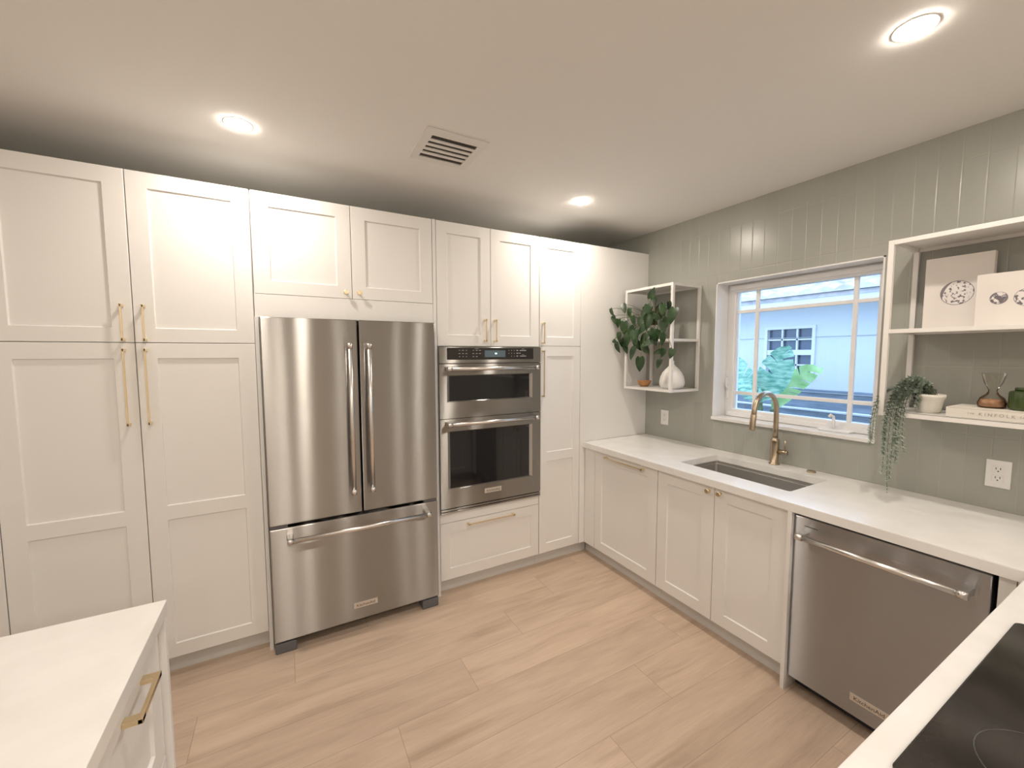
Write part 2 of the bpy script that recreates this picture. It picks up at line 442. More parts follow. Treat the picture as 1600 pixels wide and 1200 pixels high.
# planar frames: map (a along face, d outwards from the face, z) to the world
class Face:
    def __init__(self, org, along, out):
        self.o, self.a, self.n = Vector(org), Vector(along), Vector(out)
    def __call__(self, a, d, z):
        return self.o + self.a * a + self.n * d + Vector((0, 0, z))
BACK = Face((0, 0, 0), (1, 0, 0), (0, -1, 0))          # tall run, a = x
SIDE = Face((XS, 0, 0), (0, 1, 0), (-1, 0, 0))         # sink run, a = y
ISLE = Face((0.375, 0, 0), (0, 1, 0), (1, 0, 0))       # island drawers, a = y
def fbox(bm, T, a0, a1, d0, d1, z0, z1, bev=0.0):
    p, q = T(a0, d0, z0), T(a1, d1, z1)
    return box(bm, p.x, q.x, p.y, q.y, p.z, q.z, bev)
def shaker(T, a0, a1, z0, z1, stile=0.074, rails=None, depth=0.008, thick=0.019):
    """one shaker slab with its recessed panels: rails = list of (z_low, z_high) of each recessed panel"""
    bm = BM()
    if a0 > a1: a0, a1 = a1, a0
    if rails is None: rails = [(z0 + stile, z1 - stile)]
    zc = [z0] + [v for r in sorted(rails) for v in r] + [z1]
    ac = [a0, a0 + stile, a1 - stile, a1]
    cache = {}
    def V(a, d, z):
        k = (round(a, 5), round(d, 5), round(z, 5))
        if k not in cache: cache[k] = bm.verts.new(T(a, d, z))
        return cache[k]
    e = 0.0015
    ae = [a0 + e, a0 + stile, a1 - stile, a1 - e]; ze = [z0 + e] + zc[1:-1] + [z1 - e]
    for i in range(3):
        for j in range(len(zc) - 1):
            A0, A1, Z0, Z1 = ae[i], ae[i + 1], ze[j], ze[j + 1]
            if i == 1 and j % 2 == 1:
                s = 0.0035
                q0 = [(A0, Z0), (A1, Z0), (A1, Z1), (A0, Z1)]
                q1 = [(A0 + s, Z0 + s), (A1 - s, Z0 + s), (A1 - s, Z1 - s), (A0 + s, Z1 - s)]
                bm.faces.new([V(a, -depth, z) for a, z in q1])
                for k in range(4):
                    k2 = (k + 1) % 4
                    bm.faces.new([V(*(q0[k][0], 0, q0[k][1])), V(q0[k2][0], 0, q0[k2][1]), V(q1[k2][0], -depth, q1[k2][1]), V(q1[k][0], -depth, q1[k][1])])
            else:
                bm.faces.new([V(A0, 0, Z0), V(A1, 0, Z0), V(A1, 0, Z1), V(A0, 0, Z1)])
    # outer chamfer, sides, back as an independent rim
    f = [(a0 + e, z0 + e), (a1 - e, z0 + e), (a1 - e, z1 - e), (a0 + e, z1 - e)]
    g = [(a0, z0), (a1, z0), (a1, z1), (a0, z1)]
    def q(pa, da, pb, db):
        for k in range(4):
            k2 = (k + 1) % 4
            vs = [bm.verts.new(T(pa[k][0], da, pa[k][1])), bm.verts.new(T(pa[k2][0], da, pa[k2][1])), bm.verts.new(T(pb[k2][0], db, pb[k2][1])), bm.verts.new(T(pb[k][0], db, pb[k][1]))]
            bm.faces.new(vs)
    q(f, 0, g, -e); q(g, -e, g, -thick)
    bm.faces.new([bm.verts.new(T(a, -thick, z)) for a, z in g])
    bmesh.ops.remove_doubles(bm, verts=bm.verts[:], dist=1e-5)
    return bm
def bar_pull(T, a, z, length, vertical=True, proj=0.032, w=0.007, foot=0.012):
    bm = BM()
    h = length / 2
    if vertical:
        fbox(bm, T, a - w / 2, a + w / 2, proj - 0.009, proj, z - h, z + h, 0.0012)
        for s in (-1, 1):
            zz = z + s * (h - foot / 2)
            fbox(bm, T, a - foot / 2, a + foot / 2, 0, proj, zz - foot / 2, zz + foot / 2, 0.0012)
    else:
        fbox(bm, T, a - h, a + h, proj - 0.009, proj, z - w / 2, z + w / 2, 0.0012)
        for s in (-1, 1):
            aa = a + s * (h - foot / 2)
            fbox(bm, T, aa - foot / 2, aa + foot / 2, 0, proj, z - foot / 2, z + foot / 2, 0.0012)
    return bm
def knob(T, a, z):
    bm = BM()
    prof = [(0.0075, 0.0), (0.0055, 0.004), (0.005, 0.014), (0.011, 0.018), (0.0135, 0.022), (0.0135, 0.027), (0.011, 0.0285)]
    rings = []
    nn, aa = T.n, T.a
    for r, h in prof:
        rings.append([bm.verts.new(T(a, h, z) + aa * (r * math.cos(t)) + Vector((0, 0, r * math.sin(t)))) for t in [2 * math.pi * k / 24 for k in range(24)]])
    for i in range(len(rings) - 1):
        for k in range(24):
            f = bm.faces.new((rings[i][k], rings[i][(k + 1) % 24], rings[i + 1][(k + 1) % 24], rings[i + 1][k])); f.smooth = True
    bm.faces.new(rings[-1]); bm.faces.new(list(reversed(rings[0])))
    return bm
def appliance_bar(T, a0, a1, z0, z1, proj, r=0.0125, end=0.03, r2=0.0165):
    """cylindrical appliance handle with stubby brackets, from (a0,z0) to (a1,z1)"""
    bm = BM()
    p0, p1 = T(a0, proj, z0), T(a1, proj, z1)
    d = (p1 - p0).normalized()
    L = (p1 - p0).length
    tube(bm, [p0, p1], r, 20)
    for s, p in ((1, p0), (-1, p1)):
        tube(bm, [p - d * 0.002 * s, p + d * (end * s)], r2, 20)
        base = p + d * (end * 0.5 * s)
        q = base - T.n * proj
        u = d; v = T.n.cross(d)
        # tapering bracket from the door to the bar
        ring = []
        for (c, wu, wv) in ((q, 0.016, 0.014), (q + T.n * 0.006, 0.013, 0.012), (base, 0.010, 0.010)):
            ring.append([bm.verts.new(c + u * su * wu + v * sv * wv) for su, sv in ((-1, -1), (1, -1), (1, 1), (-1, 1))])
        for i in range(2):
            for k in range(4):
                bm.faces.new((ring[i][k], ring[i][(k + 1) % 4], ring[i + 1][(k + 1) % 4], ring[i + 1][k]))
        bm.faces.new(list(reversed(ring[0]))); bm.faces.new(ring[2])
    return bm

# ------------------------------------------------------------------ the room shell
bm = BM(); box(bm, XL - 0.1, 3.62, YR - 0.1, YB + 0.1, -0.12, 0.0); struct('floor', bm, m_floor)
bm = BM(); box(bm, XL - 0.1, 3.62, YR - 0.1, YB + 0.1, ZK, ZK + 0.15); struct('ceiling', bm, m_ceil)
bm = BM(); box(bm, XL - 0.1, 3.62, YB, YB + 0.12, 0, ZK); struct('wall_back', bm, m_sage)
bm = BM(); box(bm, XL - 0.1, XL, YR, YB, 0, ZK); struct('wall_left', bm, m_paint)
bm = BM(); box(bm, XL - 0.1, 3.62, YR - 0.1, YR, 0, ZK); struct('wall_rear', bm, m_paint)
WY0, WY1, WZ0, WZ1 = -1.559, -0.625, 1.119, 2.091
bm = BM()
box(bm, XW, 3.62, YR, WY0, 0, ZK); box(bm, XW, 3.62, WY1, YB, 0, ZK)
box(bm, XW, 3.62, WY0, WY1, 0, WZ0); box(bm, XW, 3.62, WY0, WY1, WZ1, ZK)
struct('wall_right', bm, m_tile)

# window: lining, sill, frame, muntins, panes, latch and crank
wt = bpy.data.objects.new('window_1', None); COL.objects.link(wt); wt.location = (XW + 0.15, (WY0 + WY1) / 2, WZ0); wt['kind'] = 'structure'
bm = BM()
box(bm, XW - 0.002, 3.60, WY1 - 0.008, WY1, WZ0, WZ1); box(bm, XW - 0.002, 3.60, WY0, WY0 + 0.008, WZ0, WZ1)
box(bm, XW - 0.002, 3.60, WY0, WY1, WZ1 - 0.008, WZ1)
obj('window_lining', bm, m_trim, wt)
bm = BM(); box(bm, XW - 0.014, 3.55, WY0 - 0.004, WY1 + 0.004, WZ0, WZ0 + 0.022, 0.003)
obj('window_sill', bm, m_quartz, wt)
bm = BM()
GY0, GY1, GZ0, GZ1 = -1.497, -0.690, 1.195, 2.026
xf0, xf1 = 3.535, 3.60
box(bm, xf0, xf1, GY1, WY1 - 0.008, WZ0 + 0.02, WZ1 - 0.008, 0.003); box(bm, xf0, xf1, WY0 + 0.008, GY0, WZ0 + 0.02, WZ1 - 0.008, 0.003)
box(bm, xf0, xf1, GY0 - 0.002, GY1 + 0.002, GZ1, WZ1 - 0.008, 0.003); box(bm, xf0, xf1, GY0 - 0.002, GY1 + 0.002, WZ0 + 0.02, GZ0, 0.003)
# inner stepped stop
s = 0.016
box(bm, 3.548, 3.57, GY1 - 0.006, GY1 + s, GZ0 - s, GZ1 + s, 0.002); box(bm, 3.548, 3.57, GY0 - s, GY0 + 0.006, GZ0 - s, GZ1 + s, 0.002)
box(bm, 3.520, 3.536, WY0 + 0.03, WY1 - 0.03, WZ1 - 0.05, WZ1 - 0.02, 0.002)
box(bm, 3.518, 3.536, WY0 + 0.03, WY1 - 0.03, WZ0 + 0.024, WZ0 + 0.055, 0.003)
obj('window_frame', bm, m_trim, wt)
bm = BM()
for y in (-0.832, -1.385): box(bm, 3.553, 3.572, y - 0.0115, y + 0.0115, GZ0, GZ1, 0.003)
for z in (1.888, 1.312): box(bm, 3.554, 3.571, GY0, GY1, z - 0.0115, z + 0.0115, 0.003)
obj('window_grille', bm, m_trim, wt)
bm = BM(); box(bm, 3.572, 3.577, GY0 - 0.01, GY1 + 0.01, GZ0 - 0.01, GZ1 + 0.01); obj('window_pane', bm, m_pane, wt)
bm = BM()
box(bm, 3.522, 3.536, -0.648, -0.662, 1.27, 1.36, 0.003)
tube(bm, [(3.525, -0.656, 1.335), (3.505, -0.660, 1.36), (3.50, -0.662, 1.41), (3.51, -0.660, 1.43)], 0.006, 10)
obj('window_latch', bm, m_trim, wt)
bm = BM()
box(bm, 3.455, 3.535, -1.43, -1.27, WZ0 + 0.022, WZ0 + 0.034, 0.004)
tube(bm, [(3.50, -1.335, 1.15), (3.50, -1.335, 1.20), (3.498, -1.332, 1.225), (3.485, -1.325, 1.235), (3.475, -1.322, 1.225)], 0.008, 10)
obj('window_crank', bm, m_trim, wt)

# ------------------------------------------------------------------ ceiling downlights
def downlight_mesh():
    rim = BM(); lathe(rim, [(0.056, 0), (0.055, -0.0012), (0.051, -0.0015), (0.0505, 0.0)], 0, 0, 40, cap0=False, cap1=False)
    lens = BM(); lathe(lens, [(0.050, -0.001), (0.0495, -0.0025), (0.042, -0.0045), (0.02, -0.0060), (0.001, -0.0065)], 0, 0, 40)
    return rim, lens
LIGHTS = [
    (0.570, -0.284, 'round recessed downlight glowing above the pantry cupboards, left of the air vent'),
    (2.464, -0.285, 'small round downlight glowing above the tall cabinet beside the corner'),
    (2.454, -1.924, 'big bright downlight glowing at the top right, near the open shelf wall'),
]
EXTRA = [(0.860, -1.924), (0.660, -3.564), (2.454, -3.564), (-1.32, -3.564), (0.57, -4.9), (2.454, -4.9), (-1.32, -4.9), (-1.32, -1.924), (1.5, -4.9)]  # unseen lamps: some read off the fridge streaks, others added as fill light
first = None
for i, (x, y, lab) in enumerate(LIGHTS + [(a, b, 'unseen round downlight added behind the camera for fill light and fridge streaks') for a, b in EXTRA]):
    if first is None:
        t = thing('ceiling_downlight', lab, 'ceiling light', (0, 0, 0), 'recessed downlights in the ceiling')
        r_, l_ = downlight_mesh()
        obj('trim_ring', r_, m_vent, t); obj('lens', l_, m_lamp, t, label='glowing warm white lens')
        first = t
    else:
        t = copy_tree(first)
        t['label'] = lab
    t.location = (x, y, ZK)
    if i >= 3: t['group'] = 'unseen downlights added behind the camera'

# ------------------------------------------------------------------ air vent
t = thing('air_vent', 'white square ceiling air vent with five dark slots', 'vent', (1.448, -0.515, ZK))
vx0, vx1, vy0, vy1 = 1.297, 1.600, -0.672, -0.357
bm = BM()
box(bm, vx0, vx1, vy0, -0.617, ZK - 0.007, ZK, 0.002); box(bm, vx0, vx1, -0.398, vy1, ZK - 0.007, ZK, 0.002)
box(bm, vx0, 1.337, -0.618, -0.397, ZK - 0.007, ZK, 0.0); box(bm, 1.562, vx1, -0.618, -0.397, ZK - 0.007, ZK, 0.0)
obj('frame', bm, m_vent, t)
bm = BM(); box(bm, 1.336, 1.563, -0.619, -0.396, ZK - 0.0012, ZK - 0.0002); obj('slot_shade', bm, m_ventshade, t, label='dark sheet painted as the shade between the slats')  # flat dark sheet, the shade in the slots is its colour
for k in range(4):
    yc = -0.617 + (k + 1) * 0.219 / 5
    bm = BM(); box(bm, 1.336, 1.563, yc - 0.0115 + 0.001, yc + 0.0115, ZK - 0.0065, ZK - 0.0015, 0.001)
    obj('slat', bm, m_vent, t)

# ------------------------------------------------------------------ tall run of cabinets
G = 0.0016
def carcass(T, a0, a1, z0, z1, depth, back=0.0205):
    bm = BM(); fbox(bm, T, a0, a1, -back, -depth, z0, z1); return bm
def door(T, a0, a1, z0, z1, parent, hname=None, hbm=None, hmat=None, rails=None, name='door', stile=0.074):
    dmesh = obj(name, shaker(T, a0 + G, a1 - G, z0 + G, z1 - G, stile, rails), m_cab, parent)
    if hbm is not None: obj(hname, hbm, hmat or m_brass, dmesh)
    return dmesh
UP = [(1.716, 2.351)]
LOW = [(0.167, 0.797), (0.865, 1.577)]

# far left pantry (only its edge is in view)
t = thing('tall_cabinet', 'white tall cabinet cut off by the left frame edge', 'cabinet', (-0.59, 0.3, 0))
obj('body', carcass(BACK, -0.828, -0.359, ZB, HT, YB - 0.02), m_carc, t)
obj('toe_kick', fbox(BM(), BACK, -0.828, -0.359, -0.055, -0.075, 0, ZB), m_toe, t)
door(BACK, -0.828, -0.3575, ZSEAM, HT, t, rails=UP); door(BACK, -0.828, -0.3575, ZB, ZSEAM, t, rails=LOW)

# pantry
t = thing('pantry_cabinet', 'white pantry cabinet with four shaker doors and brass pulls left of the fridge', 'cabinet', (0.112, 0.3, 0))
obj('body', carcass(BACK, -0.357, 0.581, ZB, HT, YB - 0.02), m_carc, t)
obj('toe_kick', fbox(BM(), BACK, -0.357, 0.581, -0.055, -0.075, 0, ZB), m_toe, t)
door(BACK, -0.357, 0.111, ZSEAM, HT, t, 'handle', bar_pull(BACK, 0.075, 1.739, 0.165), rails=UP)
door(BACK, 0.111, 0.581, ZSEAM, HT, t, 'handle', bar_pull(BACK, 0.151, 1.739, 0.165), rails=UP)
door(BACK, -0.357, 0.111, ZB, ZSEAM, t, 'handle', bar_pull(BACK, 0.074, 1.445, 0.352), rails=LOW)
door(BACK, 0.111, 0.581, ZB, ZSEAM, t, 'handle', bar_pull(BACK, 0.149, 1.445, 0.352), rails=LOW)

# fridge housing: side panels + over-fridge cabinet
bm = BM(); fbox(bm, BACK, 0.5825, 0.601, 0.022, -(YB - 0.03), 0, 1.784, 0.001)
tag(obj('side_panel', bm, m_cab, None, (0.592, 0.3, 0)), 'narrow white panel standing between the pantry and the left side of the fridge', 'panel')
bm = BM(); fbox(bm, BACK, 1.5315, 1.5525, 0.0, -(YB - 0.03), 0, HT, 0.001)
tag(obj('side_panel', bm, m_cab, None, (1.542, 0.3, 0)), 'narrow white panel standing between the fridge and the ovens', 'panel')
t = thing('fridge_cabinet', 'white double door cabinet with round brass knobs above the fridge', 'cabinet', (1.057, 0.3, 1.787))
obj('body', carcass(BACK, 0.584, 1.530, 1.787, HT, YB - 0.02), m_carc, t)
bm = BM(); fbox(bm, BACK, 0.584, 1.530, -0.001, -0.019, 1.787, 1.9055, 0.0008); obj('filler_strip', bm, m_cab, t)
UF = [(1.975, 2.351)]
door(BACK, 0.586, 1.0585, 1.9055, HT, t, 'knob', knob(BACK, 1.024, 1.939), rails=UF)
door(BACK, 1.0585, 1.530, 1.9055, HT, t, 'knob', knob(BACK, 1.094, 1.941), rails=UF)

# oven cabinet
t = thing('oven_cabinet', 'white tall cabinet holding the double oven, two doors above and drawer below', 'cabinet', (1.936, 0.3, 0))
bm = BM()
fbox(bm, BACK, 1.554, 2.317, -0.0205, -(YB - 0.02), ZSEAM - 0.008, HT)
fbox(bm, BACK, 1.554, 2.317, -0.0205, -(YB - 0.02), ZB, 0.5505)
fbox(bm, BACK, 1.554, 1.572, -0.0205, -(YB - 0.02), 0.5505, ZSEAM - 0.008); fbox(bm, BACK, 2.299, 2.317, -0.0205, -(YB - 0.02), 0.5505, ZSEAM - 0.008)
fbox(bm, BACK, 1.572, 2.299, -0.58, -(YB - 0.02), 0.5505, ZSEAM - 0.008)
obj('body', bm, m_carc, t)
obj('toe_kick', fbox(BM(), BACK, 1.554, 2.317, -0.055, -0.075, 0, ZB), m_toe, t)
door(BACK, 1.554, 1.930, ZSEAM - 0.006, HT, t, 'handle', bar_pull(BACK, 1.884, 1.750, 0.148), rails=UP, stile=0.07)
door(BACK, 1.930, 2.317, ZSEAM - 0.006, HT, t, 'handle', bar_pull(BACK, 1.959, 1.750, 0.148), rails=UP, stile=0.07)
bm = BM(); fbox(bm, BACK, 1.5555, 2.3155, -0.001, -0.019, 0.486, 0.5505, 0.0008); obj('filler_strip', bm, m_cab, t)
door(BACK, 1.554, 2.317, ZB, 0.484, t, 'handle', bar_pull(BACK, 1.922, 0.456, 0.355, False), rails=[(0.172, 0.413)], name='drawer', stile=0.066)

# narrow tall cabinet
t = thing('tall_cabinet', 'narrow white tall cabinet with long brass pull, right of the ovens', 'cabinet', (2.505, 0.3, 0))
obj('body', carcass(BACK, 2.319, 2.6915, ZB, HT, YB - 0.02), m_carc, t)
obj('toe_kick', fbox(BM(), BACK, 2.319, 2.80, -0.055, -0.075, 0, ZB), m_toe, t)
door(BACK, 2.319, 2.6915, ZSEAM, HT, t, 'handle', bar_pull(BACK, 2.344, 1.742, 0.15), rails=UP, stile=0.064)
door(BACK, 2.319, 2.6915, ZB, ZSEAM, t, 'handle', bar_pull(BACK, 2.344, 1.450, 0.336), rails=LOW, stile=0.064)
bm = BM()
fbox(bm, BACK, 2.693, XW - 0.002, 0.0, -0.019, ZC + 0.0005, HT, 0.001); fbox(bm, BACK, 2.693, XS - 0.001, 0.0, -0.019, ZB, ZC + 0.0005)
tag(obj('filler_panel', bm, m_cab, None, (3.05, 0.01, ZB)), 'plain white panel filling the corner between tall cabinet and green wall', 'panel')

# ------------------------------------------------------------------ badge helper
def badge(parent, T, a, z, w, h, size, d=0.001):
    bm = BM(); fbox(bm, T, a - w / 2, a + w / 2, 0, 0.0025, z - h / 2, z + h / 2, 0.0006)
    b = obj('badge', bm, m_badge, parent, label='small pale badge plate with dark lettering')
    right = T.a if T is not SIDE_REV else -T.a
    text_part('lettering', 'KitchenAid', size, m_ink, b, T(a, 0.0028, z), right, (0, 0, 1), 0.0002)
class _Dummy: pass
SIDE_REV = None

# ------------------------------------------------------------------ refrigerator
YF = 0.089
FR = Face((0, -YF, 0), (1, 0, 0), (0, -1, 0))
fx0, fxm, fx1 = 0.6055, 1.0687, 1.5103
t = thing('refrigerator', 'stainless steel french door fridge with bottom freezer drawer', 'refrigerator', (1.058, 0.25, 0))
bm = BM(); box(bm, fx0 + 0.004, fx1 - 0.004, -YF + 0.058, 0.56, 0.03, 1.765, 0.003); obj('body', bm, m_gap, t, label='dark grey cabinet body')
def slab(a0, a1, z0, z1, T=FR, thick=0.052, r=0.006):
    bm = BM(); fbox(bm, T, a0, a1, 0, -thick, z0, z1, r); 
    for f in bm.faces: f.smooth = False
    return bm
dl = obj('door', slab(fx0, fxm - 0.004, 0.700, 1.7827), m_steel, t)
dr = obj('door', slab(fxm + 0.004, fx1, 0.700, 1.7827), m_steel, t)
obj('handle', appliance_bar(FR, 1.017, 1.017, 0.828, 1.650, 0.062, 0.0125, 0.024, 0.0142), m_chrome, dl)
obj('handle', appliance_bar(FR, 1.116, 1.116, 0.828, 1.650, 0.062, 0.0125, 0.024, 0.0142), m_chrome, dr)
fd = obj('freezer_drawer', slab(fx0, fx1, 0.066, 0.683), m_steel, t)
obj('handle', appliance_bar(FR, 0.688, 1.446, 0.630, 0.630, 0.062, 0.0125, 0.024, 0.0142), m_chrome, fd)
bm = BM(); fbox(bm, FR, 1.004, 1.135, 0, 0.0025, 0.137, 0.169, 0.0006)
bd = obj('badge', bm, m_badge, fd, label='small pale badge plate with dark lettering')
text_part('lettering', 'KitchenAid', 0.023, m_ink, bd, FR(1.0695, 0.0027, 0.152), (1, 0, 0), (0, 0, 1), 0.0002)
for x0, x1 in ((fx0 + 0.004, fx0 + 0.105), (fx1 - 0.105, fx1 - 0.002)):
    bm = BM(); fbox(bm, FR, x0, x1, -0.004, -0.09, 0.0, 0.056, 0.006); obj('foot', bm, m_greyplastic, t, label='grey plastic foot cover')
for x0, x1 in ((fx0 + 0.003, fx0 + 0.085), (fx1 - 0.085, fx1 - 0.003)):
    bm = BM(); fbox(bm, FR, x0, x1, -0.006, -0.055, 0.684, 0.698, 0.002); obj('hinge', bm, m_greyplastic, t)

# ------------------------------------------------------------------ double wall oven
OV = Face((0, -0.022, 0), (1, 0, 0), (0, -1, 0))
ox0, ox1 = 1.5565, 2.3155
t = thing('double_wall_oven', 'stainless steel microwave and oven combination built into the tall cabinets', 'oven', (1.936, 0.25, 0.553))
bm = BM(); box(bm, 1.576, 2.295, -0.002, 0.52, 0.556, 1.636); obj('body', bm, m_gap, t, label='dark casing')
bm = BM(); fbox(bm, OV, ox0 + 0.002, ox1 - 0.002, -0.012, -0.0215, 0.5525, 1.6405); obj('mounting_flange', bm, m_gap, t)
def oven_front(a0, a1, z0, z1, hole=None):
    bm = BM()
    if hole is None:
        fbox(bm, OV, a0, a1, 0, -0.018, z0, z1, 0.002)
        return bm
    h0, h1, k0, k1 = hole
    s, dp = 0.022, 0.012
    outer = [(a0, z0), (a1, z0), (a1, z1), (a0, z1)]
    oin = [(h0, k0), (h1, k0), (h1, k1), (h0, k1)]
    iin = [(h0 + s, k0 + 0.006), (h1 - s, k0 + 0.006), (h1 - s, k1 - 0.006), (h0 + s, k1 - 0.006)]
    def ring(pa, da, pb, db):
        A = [bm.verts.new(OV(a, da, z)) for a, z in pa]; B = [bm.verts.new(OV(a, db, z)) for a, z in pb]
        for k in range(4): bm.faces.new((A[k], A[(k + 1) % 4], B[(k + 1) % 4], B[k]))
    ring(outer, 0, oin, 0); ring(oin, 0, iin, -dp); ring(outer, 0, outer, -0.018)
    bmesh.ops.remove_doubles(bm, verts=bm.verts[:], dist=1e-5)
    return bm
cp = obj('control_panel', oven_front(ox0, ox1, 1.5345, 1.6400), m_steel, t)
bm = BM(); fbox(bm, OV, 1.609, 2.254, 0.0003, -0.003, 1.557, 1.634, 0.0008); gp = obj('glass_panel', bm, m_panel, cp, label='black touch control glass')
bm = BM(); fbox(bm, OV, 1.873, 2.028, 0.0009, 0.0, 1.573, 1.618); obj('display', bm, m_display, cp, label='grey lit display')
text_part('display_digits', '99', 0.017, m_digits, cp, OV(1.956, 0.0012, 1.5955), (1, 0, 0), (0, 0, 1), 0.0001)
bm = BM()
rnd = random.Random(3)
def mark(a, z, w, h=0.0035): fbox(bm, OV, a - w / 2, a + w / 2, 0.0003, 0.0008, z - h / 2, z + h / 2)
for a in (1.694, 1.718, 1.742): 
    for z in (1.618, 1.597, 1.577): mark(a, z, 0.013 if rnd.random() > .4 else 0.008)
obj('key_markings', bm, m_mark, cp); bm = BM(); bm2 = bm
for a in (1.791, 1.815, 1.838):
    for z in (1.618, 1.597): mark(a, z, 0.013 if rnd.random() > .4 else 0.008)
for a in (1.791, 1.815): mark(a, 1.577, 0.011)
mark(1.815, 1.6285, 0.028, 0.002)
obj('key_markings', bm, m_mark, cp); bm = BM()
for a in (2.056, 2.077, 2.098):
    for z in (1.618, 1.598): mark(a, z, 0.003, 0.006)
for a in (2.077, 2.098): mark(a, 1.578, 0.003, 0.006)
for z in (1.618, 1.599, 1.579): mark(2.122, z, 0.013, 0.006)
mark(2.168, 1.618, 0.052, 0.005); mark(2.142, 1.599, 0.014, 0.005); mark(2.168, 1.579, 0.050, 0.005); mark(2.168, 1.628, 0.018, 0.002); mark(2.168, 1.588, 0.018, 0.002)
obj('key_markings', bm, m_mark, cp)
ud = obj('microwave_door', oven_front(ox0, ox1, 1.1795, 1.5305, (1.606, 2.245, 1.285, 1.459)), m_steel, t)
bm = BM(); fbox(bm, OV, 1.622, 2.229, -0.0105, -0.017, 1.289, 1.455); obj('window', bm, m_blackglass, ud, label='black glass window')
obj('handle', appliance_bar(OV, 1.596, 2.266, 1.500, 1.500, 0.05, 0.0125, 0.026, 0.0148), m_chrome, ud)
ld = obj('oven_door', oven_front(ox0, ox1, 0.590, 1.1755, (1.606, 2.245, 0.713, 1.096)), m_steel, t)
bm = BM(); fbox(bm, OV, 1.622, 2.229, -0.0105, -0.017, 0.717, 1.092); obj('window', bm, m_blackglass, ld, label='large black glass window')
obj('handle', appliance_bar(OV, 1.594, 2.266, 1.146, 1.146, 0.05, 0.0125, 0.026, 0.0148), m_chrome, ld)
bm = BM(); fbox(bm, OV, 1.865, 1.993, 0, 0.0025, 0.649, 0.681, 0.0006)
bd = obj('badge', bm, m_badge, ld, label='small pale badge plate with dark lettering')
text_part('lettering', 'KitchenAid', 0.0225, m_ink, bd, OV(1.929, 0.0027, 0.664), (1, 0, 0), (0, 0, 1), 0.0002)
bm = BM(); fbox(bm, OV, ox0, ox1, 0.0, -0.012, 0.571, 0.583, 0.001); fbox(bm, OV, ox0, ox1, 0.0, -0.012, 0.5555, 0.566, 0.001)
obj('vent_trim', bm, m_steel, t)

# ------------------------------------------------------------------ sink run base cabinets
ZT = 0.8655
DB = XW - XS - 0.004   # cabinet depth
def base_body(y0, y1, depth=DB, z1=ZT):
    return carcass(SIDE, y0, y1, ZB, z1, depth)
t = thing('base_cabinet', 'white base cabinet in the corner with one panel door and slim horizontal pull', 'cabinet', (3.07, -0.36, 0))
obj('body', base_body(-0.718, -0.002), m_carc, t)
bm = BM(); fbox(bm, SIDE, -0.118, -0.0005, 0.0, -0.019, ZB, ZT, 0.0008); obj('filler_strip', bm, m_cab, t)
obj('toe_kick', fbox(BM(), SIDE, -0.718, 0.05, -0.055, -0.075, 0, ZB), m_toe, t)
door(SIDE, -0.718, -0.119, ZB, ZT, t, 'handle', bar_pull(SIDE, -0.4285, 0.836, 0.365, False), rails=[(0.167, 0.795)])
t = thing('sink_cabinet', 'white base cabinet under the sink with two doors and round brass knobs', 'cabinet', (3.07, -1.107, 0))
bm = BM()
fbox(bm, SIDE, -1.4945, -0.7195, -0.0205, -DB, ZB, 0.60)
fbox(bm, SIDE, -1.4945, -0.7195, -0.0205, -0.04, 0.60, ZT); fbox(bm, SIDE, -0.738, -0.7195, -0.04, -DB, 0.60, ZT)
fbox(bm, SIDE, -1.4945, -1.476, -0.04, -DB, 0.60, ZT); fbox(bm, SIDE, -1.476, -0.738, -(DB - 0.02), -DB, 0.60, ZT)
obj('body', bm, m_carc, t)
obj('toe_kick', fbox(BM(), SIDE, -1.4945, -0.7195, -0.055, -0.075, 0, ZB), m_toe, t)
door(SIDE, -1.1105, -0.7195, ZB, ZT, t, 'knob', knob(SIDE, -1.079, 0.834), rails=[(0.167, 0.792)])
door(SIDE, -1.4945, -1.1105, ZB, ZT, t, 'knob', knob(SIDE, -1.147, 0.836), rails=[(0.167, 0.792)])
bm = BM(); fbox(bm, SIDE, -1.5135, -1.4965, 0.026, -DB, 0, ZT, 0.001)
tag(obj('end_panel', bm, m_cab, None, (3.07, -1.505, 0)), 'narrow white upright panel between sink cabinet and dishwasher', 'panel')

# dishwasher
DW = Face((XS - 0.005, 0, 0), (0, -1, 0), (-1, 0, 0))   # a = -y
t = thing('dishwasher', 'stainless steel dishwasher with bar handle under the counter', 'dishwasher', (3.05, -1.82, 0))
bm = BM(); box(bm, XS + 0.048, XW - 0.03, -2.119, -1.5175, 0.10, 0.855); obj('body', bm, m_gap, t)
bm = BM(); box(bm, XS + 0.075, XS + 0.09, -2.119, -1.5175, 0.0, 0.10); obj('toe_kick', bm, m_gap, t, label='black toe kick')
dd = obj('door', (lambda b: fbox(b, DW, 1.5175, 2.122, 0, -0.05, 0.072, 0.853, 0.004))(BM()), m_steel_dw, t)
obj('handle', appliance_bar(DW, 1.553, 2.082, 0.777, 0.777, 0.058, 0.0125, 0.026, 0.0148), m_chrome, dd)
bm = BM(); fbox(bm, DW, 1.761, 1.890, 0, 0.0025, 0.137, 0.169, 0.0006)
bd = obj('badge', bm, m_badge, dd, label='small pale badge plate with dark lettering')
text_part('lettering', 'KitchenAid', 0.023, m_ink, bd, DW(1.8255, 0.0027, 0.152), (0, -1, 0), (0, 0, 1), 0.0002)
bm = BM(); fbox(bm, DW, 1.558, 1.612, 0.0002, 0.0006, 0.812, 0.815); obj('indicator_slit', bm, m_slot, dd)

